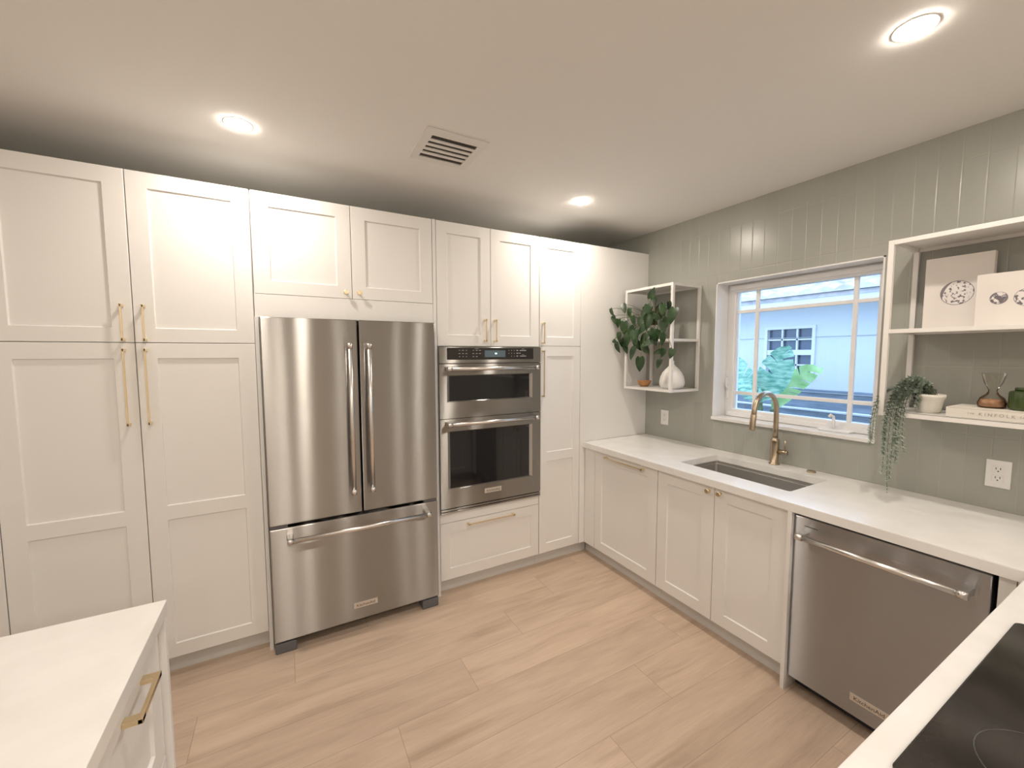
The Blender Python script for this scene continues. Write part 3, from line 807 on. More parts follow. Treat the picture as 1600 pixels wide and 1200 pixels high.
# corner cabinet beyond the dishwasher and the cooktop leg
t = thing('corner_cabinet', 'white corner base cabinet right of the dishwasher', 'cabinet', (3.07, -2.4, 0))
bm = BM(); box(bm, XS + 0.0205, XW - 0.004, -2.84, -2.134, ZB, ZT); obj('body', bm, m_carc, t)
bm = BM(); box(bm, XS + 0.0, XS + 0.019, -2.172, -2.134, ZB - 0.0, ZT, 0.0008); obj('filler_strip', bm, m_cab, t)
bm = BM(); box(bm, XS + 0.0, XS + 0.019, -2.235, -2.174, ZB, ZT, 0.0008); obj('filler_strip', bm, m_cab, t)
bm = BM(); box(bm, XS + 0.055, XS + 0.075, -2.235, -2.134, 0, ZB); obj('toe_kick', bm, m_toe, t)
CK = Face((0, -2.235, 0), (1, 0, 0), (0, 1, 0))
t = thing('cooktop_cabinet', 'white base cabinet under the cooktop counter', 'cabinet', (1.95, -2.53, 0))
bm = BM(); box(bm, 1.19, XS - 0.0, -2.84, -2.2555, ZB, ZT); obj('body', bm, m_carc, t)
bm = BM(); box(bm, 1.19, XS, -2.31, -2.29, 0, ZB); obj('toe_kick', bm, m_toe, t)
for a0, a1 in ((1.19, 1.56), (1.56, 2.31), (2.31, XS - 0.02)):
    door(CK, a0, a1, ZB, ZT, t, 'handle', bar_pull(CK, (a0 + a1) / 2, 0.836, 0.16, False))

# worktop, one continuous U leg with sink opening
SX0, SX1, SY0, SY1 = 2.886, 3.262, -1.420, -0.770
bm = BM()
ZT1, ZT0 = ZC, ZC - CTH
# outline polygons triangulated around the sink opening
def slab_poly(bm, outer, hole, z0, z1):
    layers = []
    for z in (z0, z1):
        o = [bm.verts.new((x, y, z)) for x, y in outer]
        h = [bm.verts.new((x, y, z)) for x, y in hole]
        ed = []
        for lst in (o, h):
            for i in range(len(lst)): ed.append(bm.edges.new((lst[i], lst[(i + 1) % len(lst)])))
        bmesh.ops.triangle_fill(bm, use_beauty=True, use_dissolve=False, edges=ed)
        layers.append((o, h))
    for a, b in zip(layers[0], layers[1]):
        for i in range(len(a)):
            j = (i + 1) % len(a)
            bm.faces.new((a[i], a[j], b[j], b[i]))
def rrect(x0, x1, y0, y1, r, n=5):
    pts = []
    for cx, cy, a in ((x1 - r, y1 - r, 0), (x0 + r, y1 - r, 90), (x0 + r, y0 + r, 180), (x1 - r, y0 + r, 270)):
        for k in range(n + 1):
            t_ = math.radians(a + 90 * k / n); pts.append((cx + r * math.cos(t_), cy + r * math.sin(t_)))
    return pts
outer = [(XC, -0.0008), (XW - 0.0008, -0.0008), (XW - 0.0008, -2.86), (1.15, -2.86), (1.15, -2.2), (XC, -2.2)]
slab_poly(bm, outer, rrect(SX0, SX1, SY0, SY1, 0.012), ZT0, ZT1)
top = [e for e in bm.edges if len(e.link_faces) == 2 and all(abs(v.co.z - ZT1) < 1e-5 for v in e.verts) and abs(e.calc_face_angle(0)) > 1]
bmesh.ops.bevel(bm, geom=top, offset=0.002, segments=2, affect='EDGES')
w = obj('worktop', bm, m_quartz, None, (3.06, -1.4, ZT0)); tag(w, 'white quartz worktop running under the window and round to the cooktop', 'counter')

# sink
t = thing('kitchen_sink', 'stainless steel undermount sink set in white worktop below the window', 'sink', ((SX0 + SX1) / 2, (SY0 + SY1) / 2, 0.68))
bm = BM()
zf = 0.690
def ringpts(x0, x1, y0, y1, r, z): return [bm.verts.new((x, y, z)) for x, y in rrect(x0, x1, y0, y1, r)]
levels = [ringpts(SX0 - 0.016, SX1 + 0.016, SY0 - 0.016, SY1 + 0.016, 0.03, ZT0 - 0.0008), ringpts(SX0 + 0.003, SX1 - 0.002, SY0 + 0.003, SY1 - 0.003, 0.014, ZT0 - 0.001),
          ringpts(SX0 + 0.003, SX1 - 0.002, SY0 + 0.003, SY1 - 0.003, 0.014, ZT0 - 0.018), ringpts(SX0 + 0.013, SX1 - 0.014, SY0 + 0.005, SY1 - 0.005, 0.016, ZT0 - 0.019),
          ringpts(SX0 + 0.016, SX1 - 0.017, SY0 + 0.008, SY1 - 0.008, 0.016, zf + 0.012), ringpts(SX0 + 0.028, SX1 - 0.029, SY0 + 0.020, SY1 - 0.020, 0.016, zf)]
for A, B in zip(levels[:-1], levels[1:]):
    for i in range(len(A)):
        bm.faces.new((A[i], A[(i + 1) % len(A)], B[(i + 1) % len(B)], B[i]))
bm.faces.new(levels[-1])
bas = obj('basin', bm, m_sink, t)
md = bas.modifiers.new('thickness', 'SOLIDIFY'); md.thickness = 0.0015; md.offset = -1
bm = BM(); lathe(bm, [(0.045, zf + 0.001), (0.045, zf + 0.004), (0.036, zf + 0.003), (0.032, zf + 0.0015)], 3.13, -1.09, 32, cap0=False); obj('drain', bm, m_chrome, t)

# faucet
FX, FY = 3.350, -1.095
t = thing('kitchen_faucet', 'brushed bronze gooseneck faucet with side lever behind the sink', 'faucet', (FX, FY, ZC))
bm = BM(); lathe(bm, [(0.030, ZC), (0.030, ZC + 0.004), (0.026, ZC + 0.008), (0.0235, ZC + 0.010), (0.0235, 1.050), (0.0245, 1.053), (0.0245, 1.060), (0.020, 1.066), (0.0165, 1.075)], FX, FY, 36); obj('base', bm, m_bronze, t)
bm = BM()
R = 0.118; zt = 1.345 - R
pts = [(FX, FY, 1.06), (FX, FY, 1.15)] + [(FX - R + R * math.cos(a), FY, zt + 0.01 + R * math.sin(a)) for a in [math.pi * k / 24 * 0.97 for k in range(25)]]
last = Vector(pts[-1]); dr_ = (Vector(pts[-1]) - Vector(pts[-2])).normalized()
pts.append(tuple(last + dr_ * 0.02))
tube(bm, pts, 0.0145, 20); obj('spout', bm, m_bronze, t)
bm = BM(); p0 = last + dr_ * 0.014; tube(bm, [p0, p0 + dr_ * 0.004, p0 + dr_ * 0.06, p0 + dr_ * 0.090, p0 + dr_ * 0.093], [0.0155, 0.0165, 0.0165, 0.0155, 0.014], 20); obj('spray_head', bm, m_bronze, t)
bm = BM(); tube(bm, [(FX, FY - 0.015, 0.990), (FX, FY - 0.068, 0.990), (FX, FY - 0.074, 0.990)], [0.0145, 0.0145, 0.012], 20)
hd = obj('handle', bm, m_bronze, t)
bm = BM(); tube(bm, [(FX, FY - 0.060, 0.998), (FX - 0.002, FY - 0.059, 1.066)], [0.0050, 0.0040], 12); obj('lever', bm, m_bronze, hd)
bm = BM(); lathe(bm, [(0.023, ZC), (0.023, ZC + 0.005), (0.019, ZC + 0.009), (0.014, ZC + 0.010), (0.013, ZC + 0.007), (0.002, ZC + 0.007)], 3.352, -1.300, 32)
tag(obj('air_switch', bm, m_bronze, None, (3.352, -1.300, ZC)), 'small round bronze button cap in the worktop, right of the faucet', 'button')

# cooktop
t = thing('cooktop', 'black glass cooktop set in the white worktop at bottom right', 'cooktop', (1.93, -2.51, ZC))
bm = BM()
out = rrect(1.555, 2.313, -2.775, -2.244, 0.016, 6)
lo = [bm.verts.new((x, y, ZC + 0.0003)) for x, y in out]; hi = [bm.verts.new((x, y, ZC + 0.0045)) for x, y in out]
inn = [bm.verts.new((1.934 + (x - 1.934) * 0.994, -2.51 + (y + 2.51) * 0.991, ZC + 0.006)) for x, y in out]
for A, B in ((lo, hi), (hi, inn)):
    for i in range(len(A)): bm.faces.new((A[i], A[(i + 1) % len(A)], B[(i + 1) % len(B)], B[i]))
bm.faces.new(inn); bm.faces.new(list(reversed(lo)))
m_ring = new_mat('burner ring print', (0.07, 0.065, 0.06), 0.3)
m_hob = new_mat('cooktop glass', (0.022, 0.020, 0.018), 0.12)
add_noise_color(m_hob, (0.016, 0.014, 0.013), (0.045, 0.040, 0.035), 7)
obj('glass_plate', bm, m_hob, t)
for cx, cy, r in ((2.10, -2.39, 0.085), (1.76, -2.40, 0.105), (2.11, -2.63, 0.105), (1.76, -2.64, 0.085)):
    bm = BM(); lathe(bm, [(r, ZC + 0.0061), (r, ZC + 0.0064), (r - 0.002, ZC + 0.0064), (r - 0.002, ZC + 0.0061)], cx, cy, 48, cap0=False, cap1=False)
    obj('burner_ring', bm, m_ring, t)

# ------------------------------------------------------------------ island
t = thing('kitchen_island', 'white island base with drawer fronts at the bottom left', 'island', (-0.2, -1.9, 0))
bm = BM(); box(bm, -0.95, 0.3545, -2.7, -1.075, 0.09, ZT); obj('body', bm, m_carc, t)
bm = BM(); box(bm, -0.955, 0.391, -1.0745, -1.056, 0.0, ZT, 0.001); obj('end_panel', bm, m_cab, t)
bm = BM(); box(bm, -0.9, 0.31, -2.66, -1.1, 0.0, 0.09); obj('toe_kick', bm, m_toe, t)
ys = [-1.0775, -1.534, -2.0, -2.45]
for i in range(3):
    y1, y0 = ys[i], ys[i + 1]
    d1 = door(ISLE, y0, y1, 0.475, 0.864, t, 'handle', (lambda bm_: None)(None) or None, None, rails=[(0.545, 0.792)], name='drawer', stile=0.085)
    yc = (y0 + y1) / 2 + 0.012
    bm = BM()
    # wide footed pull
    fbox(bm, ISLE, yc - 0.078, yc + 0.078, 0.026, 0.036, 0.793, 0.806, 0.0015)
    for s_ in (-1, 1):
        fbox(bm, ISLE, yc + s_ * 0.078, yc + s_ * 0.056, 0.0, 0.036, 0.7935, 0.8055, 0.0015)
    obj('handle', bm, m_brass, d1)
    for z0, z1, rl in ((0.285, 0.472, (0.35, 0.405)), (0.095, 0.282, (0.16, 0.215))):
        door(ISLE, y0, y1, z0, z1, t, rails=[rl], name='drawer', stile=0.085)
bm = BM(); box(bm, -0.97, 0.3945, -2.72, -1.053, ZT + 0.0015, ZC, 0.002)
tag(obj('island_countertop', bm, m_quartz, None, (-0.2, -1.9, ZT)), 'white quartz top of the island at the bottom left', 'counter')

# ------------------------------------------------------------------ outlets
def outlet(y, z, label):
    t = thing('wall_outlet', label, 'outlet', (XW, y, z), 'white wall outlets')
    bm = BM(); box(bm, XW - 0.006, XW - 0.0003, y - 0.037, y + 0.037, z - 0.060, z + 0.060, 0.002)
    obj('cover_plate', bm, m_plate, t)
    for dz in (-0.0195, 0.0195):
        bm = BM(); box(bm, XW - 0.0085, XW - 0.005, y - 0.017, y + 0.017, z + dz - 0.015, z + dz + 0.015, 0.0012)
        rc = obj('receptacle', bm, m_plate, t)
        bm = BM()
        for dy in (-0.0065, 0.0065): box(bm, XW - 0.0088, XW - 0.0083, y + dy - 0.0012, y + dy + 0.0012, z + dz + 0.000, z + dz + 0.009)
        tube(bm, [(XW - 0.0088, y, z + dz - 0.007), (XW - 0.0083, y, z + dz - 0.007)], 0.0026, 10)
        obj('slots', bm, m_slot, rc)
outlet(-0.204, 1.075, 'white double outlet on the green wall below the small corner shelf')
outlet(-1.992, 1.068, 'white double outlet on the green wall below the large shelf')

# ------------------------------------------------------------------ wall shelves
def wall_shelf(label, y0, y1, z0, z1, zm, x0=3.099):
    x1 = XW - 0.001; p = 0.020
    t = thing('open_shelf', label, 'shelf', (XW, (y0 + y1) / 2, z0))
    for (xa, ya) in ((x0, y0), (x0, y1 - p), (x1 - p, y0), (x1 - p, y1 - p)):
        bm = BM(); box(bm, xa, xa + p, ya, ya + p, z0, z1, 0.0015); obj('post', bm, m_white_metal, t)
    def deck(za, zb, name):
        bm = BM()
        box(bm, x0 + 0.001, x1 - 0.001, y0 + 0.001, y1 - 0.001, zb - 0.0035, zb, 0.0)
        box(bm, x0 + 0.0005, x0 + p - 0.002, y0 + p, y1 - p, za, zb, 0.001); box(bm, x1 - p + 0.002, x1 - 0.0005, y0 + p, y1 - p, za, zb, 0.001)
        box(bm, x0 + p, x1 - p, y0 + 0.0005, y0 + p - 0.002, za, zb, 0.001); box(bm, x0 + p, x1 - p, y1 - p + 0.002, y1 - 0.0005, za, zb, 0.001)
        return obj(name, bm, m_white_metal, t)
    deck(z0 + 0.0005, z0 + 0.020, 'shelf_board'); deck(zm - 0.018, zm, 'shelf_board'); deck(z1 - 0.020, z1 - 0.0005, 'top_board')
    return t
wall_shelf('small white metal wall shelf in the corner left of the window', -0.508, -0.050, 1.315, 2.093, 1.700)
wall_shelf('large white metal wall shelf right of the window', -2.62, -1.672, 1.308, 2.095, 1.700)
ZS1, ZS2 = 1.3352, 1.7002   # left shelf decks
ZR1, ZR2 = 1.3282, 1.7002   # right shelf decks

# vase
bm = BM()
prof = [(0.050, 0.0), (0.064, 0.004), (0.073, 0.022), (0.075, 0.048), (0.069, 0.083), (0.056, 0.115), (0.037, 0.142), (0.022, 0.162), (0.014, 0.172), (0.0125, 0.190), (0.0145, 0.198), (0.011, 0.198), (0.009, 0.188), (0.009, 0.175)]
prof = [(r * (1.2 if r > 0.03 else 1.0), h * 1.04 + ZS1) for r, h in prof]
lathe(bm, prof, 3.235, -0.405, 40); tag(obj('bottle_vase', bm, m_vase, None, (3.235, -0.405, ZS1)), 'round white vase with a thin neck on the bottom of the corner shelf', 'vase')
# dish
bm = BM()
lathe(bm, [(0.026, ZS1), (0.040, ZS1 + 0.012), (0.0545, ZS1 + 0.040), (0.056, ZS1 + 0.046), (0.052, ZS1 + 0.046), (0.049, ZS1 + 0.038), (0.034, ZS1 + 0.014), (0.001, ZS1 + 0.011)], 3.200, -0.168, 36)
tag(obj('small_bowl', bm, m_terra, None, (3.200, -0.168, ZS1)), 'small orange brown bowl on the bottom of the corner shelf', 'bowl')

# ------------------------------------------------------------------ plants
def heart_leaf(bm, base, tip_dir, normal, L, W, fold=0.25, curl=0.25):
    """heart / arrow shaped leaf with a fold along the midrib"""
    d = Vector(tip_dir).normalized(); n = Vector(normal); n = (n - d * n.dot(d)).normalized(); s = d.cross(n)
    prof = [(-0.12, 0.20), (-0.07, 0.36), (0.05, 0.47), (0.22, 0.51), (0.42, 0.48), (0.62, 0.38), (0.82, 0.21), (1.0, 0.0)]
    mid, lft, rgt = [], [], []
    for u, wd in prof:
        z_ = -curl * L * max(u, 0) ** 2
        m0 = Vector(base) + d * (max(u, 0.0) * L) + n * z_
        mid.append(bm.verts.new(m0))
        e0 = Vector(base) + d * (u * L) + n * (z_ + fold * wd * W)
        lft.append(bm.verts.new(e0 + s * wd * W)); rgt.append(bm.verts.new(e0 - s * wd * W))
    for i in range(len(prof) - 1):
        for side in (lft, rgt):
            try:
                f = bm.faces.new((mid[i], mid[i + 1], side[i + 1], side[i])); f.smooth = True
            except Exception: pass
# leaves measured from the photo: (x, y, z, pointing angle, length)
t = thing('potted_plant', 'dark green leafy plant in a white pot on the corner shelf', 'plant', (3.25, -0.235, ZS2))
pc = Vector((3.235, -0.235, 0))
bm = BM(); lathe(bm, [(0.040, ZS2), (0.046, ZS2 + 0.004), (0.058, ZS2 + 0.10), (0.060, ZS2 + 0.112), (0.054, ZS2 + 0.112), (0.052, ZS2 + 0.098), (0.001, ZS2 + 0.096)], pc.x, pc.y, 32); pot = obj('pot', bm, m_vase, t)
bm = BM(); lathe(bm, [(0.052, ZS2 + 0.094), (0.050, ZS2 + 0.102), (0.001, ZS2 + 0.104)], pc.x, pc.y, 24); obj('soil', bm, m_soil, pot)
# leaf centre x, y, z, tilt of the tip in degrees, length
LEAVES = [
    (2.963, -0.045, 1.917, 20, 0.07), (2.99, -0.045, 1.859, 25, 0.075), (3.065, -0.071, 1.95, 20, 0.081),
    (3.082, -0.116, 1.912, 0, 0.075), (3.055, -0.322, 1.916, 5, 0.087), (3.082, -0.336, 2.036, 160, 0.087),
    (3.082, -0.367, 1.977, 10, 0.052), (3.082, -0.433, 1.906, 0, 0.087), (3.075, -0.5, 1.926, 10, 0.064),
    (3.065, -0.532, 1.861, -20, 0.11), (3.075, -0.165, 1.848, 10, 0.081), (3.082, -0.224, 1.835, -10, 0.07),
    (3.045, -0.334, 1.826, 0, 0.11), (3.055, -0.085, 1.798, 5, 0.104), (3.031, -0.045, 1.835, 0, 0.07),
    (3.041, -0.045, 1.729, 0, 0.07), (3.075, -0.448, 1.787, 10, 0.099), (3.082, -0.464, 1.809, -10, 0.087),
    (3.065, -0.454, 1.696, 10, 0.087), (3.035, -0.221, 1.718, 5, 0.11), (3.065, -0.112, 1.697, -15, 0.099),
    (3.082, -0.046, 1.674, 20, 0.087), (3.082, -0.26, 1.703, -30, 0.093), (3.075, -0.369, 1.727, 40, 0.099),
    (3.065, -0.32, 1.672, -60, 0.093), (3.035, -0.198, 1.597, -20, 0.104), (3.065, -0.303, 1.625, 30, 0.081),
    (3.025, -0.287, 1.516, 0, 0.11), (3.029, -0.045, 1.643, 15, 0.087), (3.001, -0.045, 1.688, 60, 0.052),
    (3.075, -0.408, 1.606, -70, 0.058), (3.065, -0.463, 1.601, -5, 0.064), (3.075, -0.416, 1.522, -25, 0.07),
    (3.055, -0.543, 1.596, -15, 0.07), (3.082, -0.245, 1.776, -40, 0.087), (3.082, -0.127, 1.772, -50, 0.087),
    (3.082, -0.364, 1.685, 30, 0.07), (3.082, -0.389, 1.851, 20, 0.064), (3.055, -0.433, 1.742, 60, 0.075),
    (3.082, -0.21, 1.656, 40, 0.087), (3.082, -0.082, 1.633, 20, 0.081), (3.082, -0.254, 1.895, -20, 0.058),
    (3.254, -0.148, 1.913, 1, 0.076), (3.281, -0.241, 1.955, -37, 0.068), (3.219, -0.175, 1.878, 14, 0.066),
    (3.263, -0.152, 1.95, 28, 0.056), (3.293, -0.237, 1.944, 18, 0.066), (3.282, -0.26, 1.92, 23, 0.079),
    (3.18, -0.184, 1.936, -45, 0.075), (3.267, -0.226, 1.925, -9, 0.067), (3.233, -0.178, 1.943, -30, 0.057),
    (3.239, -0.14, 1.934, 24, 0.074), (3.221, -0.33, 1.925, -45, 0.069), (3.157, -0.265, 1.874, -42, 0.077),
    (3.163, -0.191, 1.889, -11, 0.063), (3.158, -0.227, 1.938, -40, 0.073), (3.282, -0.239, 1.894, 10, 0.07),
    (3.145, -0.248, 1.871, 19, 0.058),
]
leaves = BM(); stems = BM()
rnd = random.Random(11)
for (lx, ly, lz, ang, L) in LEAVES:
    c = Vector((lx, ly, lz))
    a = math.radians(ang)
    # blades face away from the pot, towards the open side of the room
    face = Vector((lx - pc.x - 0.45, ly - pc.y - 0.35, -0.05)).normalized()
    side = Vector((-face.y, face.x, 0)).normalized() * -1
    if side.x < 0: side = -side
    d = Vector((0, 0, -1)) * math.cos(a) + side * math.sin(a) + face * rnd.uniform(-0.1, 0.35)
    n = face + Vector((rnd.uniform(-.5, .5), rnd.uniform(-.5, .5), rnd.uniform(-.05, .7)))
    d.normalize()
    base = c - d * L * 0.45
    # petiole arcs from the pot to the leaf base
    start = Vector((pc.x + rnd.uniform(-.03, .03), pc.y + rnd.uniform(-.03, .03), ZS2 + 0.10))
    heart_leaf(leaves, base, d, n, L, L * rnd.uniform(0.55, 0.68), rnd.uniform(0.1, 0.4), rnd.uniform(0.05, 0.3))
    mid = start.lerp(base, 0.5) + Vector((-0.02, 0, 0.05 + 0.25 * abs(base.z - start.z) * (1 if base.z < start.z else 0.2) + 0.03))
    # keep the stems under the top board and in front of the posts
    mid.z = min(mid.z, 2.03)
    pp = []
    for k in range(9):
        s_ = k / 8
        pp.append(start * (1 - s_) ** 2 + mid * 2 * s_ * (1 - s_) + base * s_ ** 2)
    tube(stems, pp, [0.0022] * 4 + [0.0017] * 5, 6)
obj('foliage', leaves, m_leaf, t); obj('stems', stems, m_stem, t)

# trailing plant on the large shelf
t = thing('trailing_plant', 'grey green trailing plant in a chalky white pot on the large shelf', 'plant', (3.225, -1.800, ZR1))
px, py = 3.225, -1.803
bm = BM(); lathe(bm, [(0.036, ZR1), (0.041, ZR1 + 0.004), (0.046, ZR1 + 0.03), (0.050, ZR1 + 0.060), (0.056, ZR1 + 0.070), (0.056, ZR1 + 0.082), (0.050, ZR1 + 0.083), (0.048, ZR1 + 0.072), (0.001, ZR1 + 0.070)], px, py, 32)
pot = obj('pot', bm, m_stone, t)
bm = BM(); lathe(bm, [(0.047, ZR1 + 0.071), (0.001, ZR1 + 0.076)], px, py, 24, cap0=False); obj('soil', bm, m_soil, pot)
leaves = BM(); stems = BM()
def small_leaf(bm, p, d, L, w, n):
    s = d.cross(n)
    if s.length < 1e-4: s = Vector((1, 0, 0))
    s.normalize()
    a = bm.verts.new(p); b = bm.verts.new(p + d * L * .5 + s * w); c = bm.verts.new(p + d * L); e = bm.verts.new(p + d * L * .5 - s * w)
    bm.faces.new((a, b, c, e))
def bez(P, s_):
    n = len(P)
    pts_ = [Vector(p) for p in P]
    while len(pts_) > 1: pts_ = [pts_[i].lerp(pts_[i + 1], s_) for i in range(len(pts_) - 1)]
    return pts_[0]
rnd = random.Random(5)
strands = []
for k in range(26):   # mound in and over the pot, spilling towards the left and the room
    ex, ey = rnd.uniform(3.125, 3.24), rnd.uniform(-1.80, -1.700)
    ez = rnd.uniform(1.345, 1.42)
    strands.append([(px + rnd.uniform(-.03, .03), py + rnd.uniform(-.03, .03), ZR1 + 0.07), (px - 0.03, py + 0.02, ZR1 + rnd.uniform(.16, .21)), (ex + .01, ey, ez + .09), (ex, ey, ez)])
for k in range(5):
    strands.append([(px, py, ZR1 + 0.07), (px + rnd.uniform(-.02, .02), py + rnd.uniform(-.03, .02), ZR1 + .16), (px + rnd.uniform(-.05, .03), py + rnd.uniform(-.05, .02), ZR1 + .115)])
# strands that hang over the left-front corner of the shelf
for (ey, zb_) in ((-1.655, 1.20), (-1.662, 1.17), (-1.705, 1.13), (-1.72, 0.965), (-1.735, 1.02), (-1.755, 1.10), (-1.765, 1.16), (-1.71, 1.05), (-1.705, 1.20), (-1.745, 1.13), (-1.74, 1.20)):
    xo = 3.084 + rnd.uniform(-0.008, 0.004)
    strands.append([(px - .02, py + .01, ZR1 + 0.07), (px - 0.08, ey + 0.0, ZR1 + 0.15), (xo - 0.015, ey, ZR1 + 0.10), (xo, ey, 1.26), (xo, ey + rnd.uniform(-.01, .01), (1.26 + zb_) / 2), (xo, ey + rnd.uniform(-.012, .012), zb_)])
for P in strands:
    L_ = sum((Vector(P[i + 1]) - Vector(P[i])).length for i in range(len(P) - 1))
    N = max(8, int(L_ / 0.0055))
    pl = [bez(P, k / N) for k in range(N + 1)]
    tube(stems, pl[::2] if len(pl[::2]) > 2 else pl, 0.0011, 5)
    for k, p in enumerate(pl[2:]):
        tng = (pl[min(k + 3, N)] - pl[k + 1]).normalized()
        for q_ in range(2):
            a = k * 2.4 + q_ * math.pi
            ref = Vector((0, 0, 1)) if abs(tng.z) < .9 else Vector((1, 0, 0))
            e1 = tng.cross(ref).normalized(); e2 = tng.cross(e1)
            dd_ = (e1 * math.cos(a) + e2 * math.sin(a) + tng * 0.45).normalized()
            # keep the leaves off the boards
            small_leaf(leaves, p, dd_, rnd.uniform(0.012, 0.017), 0.0042, tng)
obj('foliage', leaves, m_grey_leaf, t); obj('stems', stems, m_stem, t)

# ------------------------------------------------------------------ art, book, glass, jar on the large shelf
m_moon = new_mat('speckled ink sphere print', (0.5, 0.5, 0.52), 0.8)
def moon_nodes(m, thr):
    vor = nd(m, 'ShaderNodeTexNoise'); vor.inputs['Scale'].default_value = 95; vor.inputs['Detail'].default_value = 2
    lk(m, coords(m), vor.inputs['Vector'])
    r = nd(m, 'ShaderNodeValToRGB')
    r.color_ramp.elements[0].position = thr; r.color_ramp.elements[0].color = (0.80, 0.76, 0.74, 1)
    r.color_ramp.elements[1].position = thr + 0.05; r.color_ramp.elements[1].color = (0.17, 0.15, 0.17, 1)
    lk(m, vor.outputs['Fac'], r.inputs['Fac']); lk(m, r.outputs['Color'], bsdf(m).inputs['Base Color'])
moon_nodes(m_moon, 0.555)
m_moon2 = new_mat('grey ink sphere print', (0.45, 0.44, 0.46), 0.8)
moon_nodes(m_moon2, 0.44)
m_moon_ring = new_mat('ink outline', (0.22, 0.20, 0.22), 0.8)
m_moon_shade = new_mat('grey ink wash', (0.42, 0.40, 0.42), 0.8)
def disc(bm, T, a, z, r, d, seg=40, frac=None):
    if frac is None:
        bm.faces.new([bm.verts.new(T(a + r * math.cos(2 * math.pi * k / seg), d, z + r * math.sin(2 * math.pi * k / seg))) for k in range(seg)])
    else:   # crescent wash (printed) covering one flank
        a0, a1, dep = frac
        o = [(r * math.cos(math.radians(a0 + (a1 - a0) * k / 24)), r * math.sin(math.radians(a0 + (a1 - a0) * k / 24))) for k in range(25)]
        i_ = []
        for k in range(25):
            s_ = math.sin(math.pi * k / 24) * dep
            i_.append((o[k][0] * (1 - s_), o[k][1] * (1 - s_)))
        for k in range(24):
            vs = [o[k], o[k + 1], i_[k + 1], i_[k]]
            if k == 0: vs = [o[0], o[1], i_[1]]
            if k == 23: vs = [o[23], o[24], i_[23]]
            bm.faces.new([bm.verts.new(T(a + p[0], d, z + p[1])) for p in vs])
def ringm(bm, T, a, z, r, w, d, seg=40):
    for k in range(seg):
        t0, t1 = 2 * math.pi * k / seg, 2 * math.pi * (k + 1) / seg
        bm.faces.new([bm.verts.new(T(a + rr * math.cos(tt), d, z + rr * math.sin(tt))) for rr, tt in ((r, t0), (r, t1), (r - w, t1), (r - w, t0))])
ART = Face((3.318, 0, 0), (0, -1, 0), (-1, 0, 0))     # a = -y
t = thing('canvas_art', 'tall pale canvas with one big speckled sphere on the large shelf', 'picture', (3.33, -1.84, ZR2))
bm = BM(); fbox(bm, ART, 1.738, 1.950, 0, -0.032, ZR2, 2.022, 0.002)
cv = obj('canvas', bm, m_canvas, t)
bm = BM(); disc(bm, ART, 1.845, 1.859, 0.052, 0.0006); obj('sphere_print', bm, m_moon, cv, label='speckled grey sphere print')
bm = BM(); ringm(bm, ART, 1.845, 1.859, 0.053, 0.0022, 0.0009); disc(bm, ART, 1.845, 1.859, 0.053, 0.0008, frac=(100, 215, 0.22)); obj('sphere_outline', bm, m_moon_ring, cv)
ART2 = Face((3.235, 0, 0), (0, -1, 0), (-1, 0, 0))
t = thing('canvas_art', 'wide pale canvas with small grey spheres standing in front of the tall canvas', 'picture', (3.25, -2.08, ZR2))
bm = BM(); fbox(bm, ART2, 1.921, 2.25, 0, -0.03, ZR2, 1.915, 0.002)
cv = obj('canvas', bm, m_canvas, t)
bm = BM(); disc(bm, ART2, 1.985, 1.814, 0.0245, 0.0006); obj('sphere_print', bm, m_moon2, cv, label='small grey sphere print')
bm = BM(); ringm(bm, ART2, 1.985, 1.814, 0.0247, 0.001, 0.0009); disc(bm, ART2, 1.985, 1.814, 0.0247, 0.0008, frac=(-110, 60, 0.30)); obj('sphere_outline', bm, m_moon_ring, cv)
bm = BM(); disc(bm, ART2, 2.057, 1.810, 0.033, 0.0006); obj('sphere_print', bm, m_moon, cv, label='larger speckled sphere print')
bm = BM(); ringm(bm, ART2, 2.057, 1.810, 0.0335, 0.0016, 0.0009); obj('sphere_outline', bm, m_moon_ring, cv)
bm = BM(); disc(bm, ART2, 2.145, 1.812, 0.030, 0.0006); obj('sphere_print', bm, m_moon2, cv)

# book
BX = 3.124
t = thing('book', 'thick cream book lying flat on the bottom of the large shelf', 'book', (3.21, -2.02, ZR1))
bm = BM()
box(bm, BX, 3.318, -2.19, -1.886, ZR1, ZR1 + 0.0035, 0.001); box(bm, BX, 3.318, -2.19, -1.886, ZR1 + 0.0385, ZR1 + 0.042, 0.001)
box(bm, BX, BX + 0.004, -2.19, -1.886, ZR1 + 0.0, ZR1 + 0.042, 0.0015)
cv = obj('cover', bm, m_book, t)
bm = BM(); box(bm, BX + 0.004, 3.312, -2.186, -1.890, ZR1 + 0.0035, ZR1 + 0.0385); obj('pages', bm, m_pages, t)
BK = Face((BX, 0, 0), (0, -1, 0), (-1, 0, 0))
text_part('lettering', 'KINFOLK', 0.0165, m_bookink, cv, BK(2.027, 0.0006, ZR1 + 0.0215), (0, -1, 0), (0, 0, 1), 0.0002, space=1.55)
text_part('lettering', 'THE', 0.009, m_bookink, cv, BK(1.958, 0.0006, ZR1 + 0.0215), (0, -1, 0), (0, 0, 1), 0.0002, space=1.3)
text_part('lettering', 'TABLE', 0.009, m_bookink, cv, BK(2.100, 0.0006, ZR1 + 0.0215), (0, -1, 0), (0, 0, 1), 0.0002, space=1.3)
ZBK = ZR1 + 0.0425
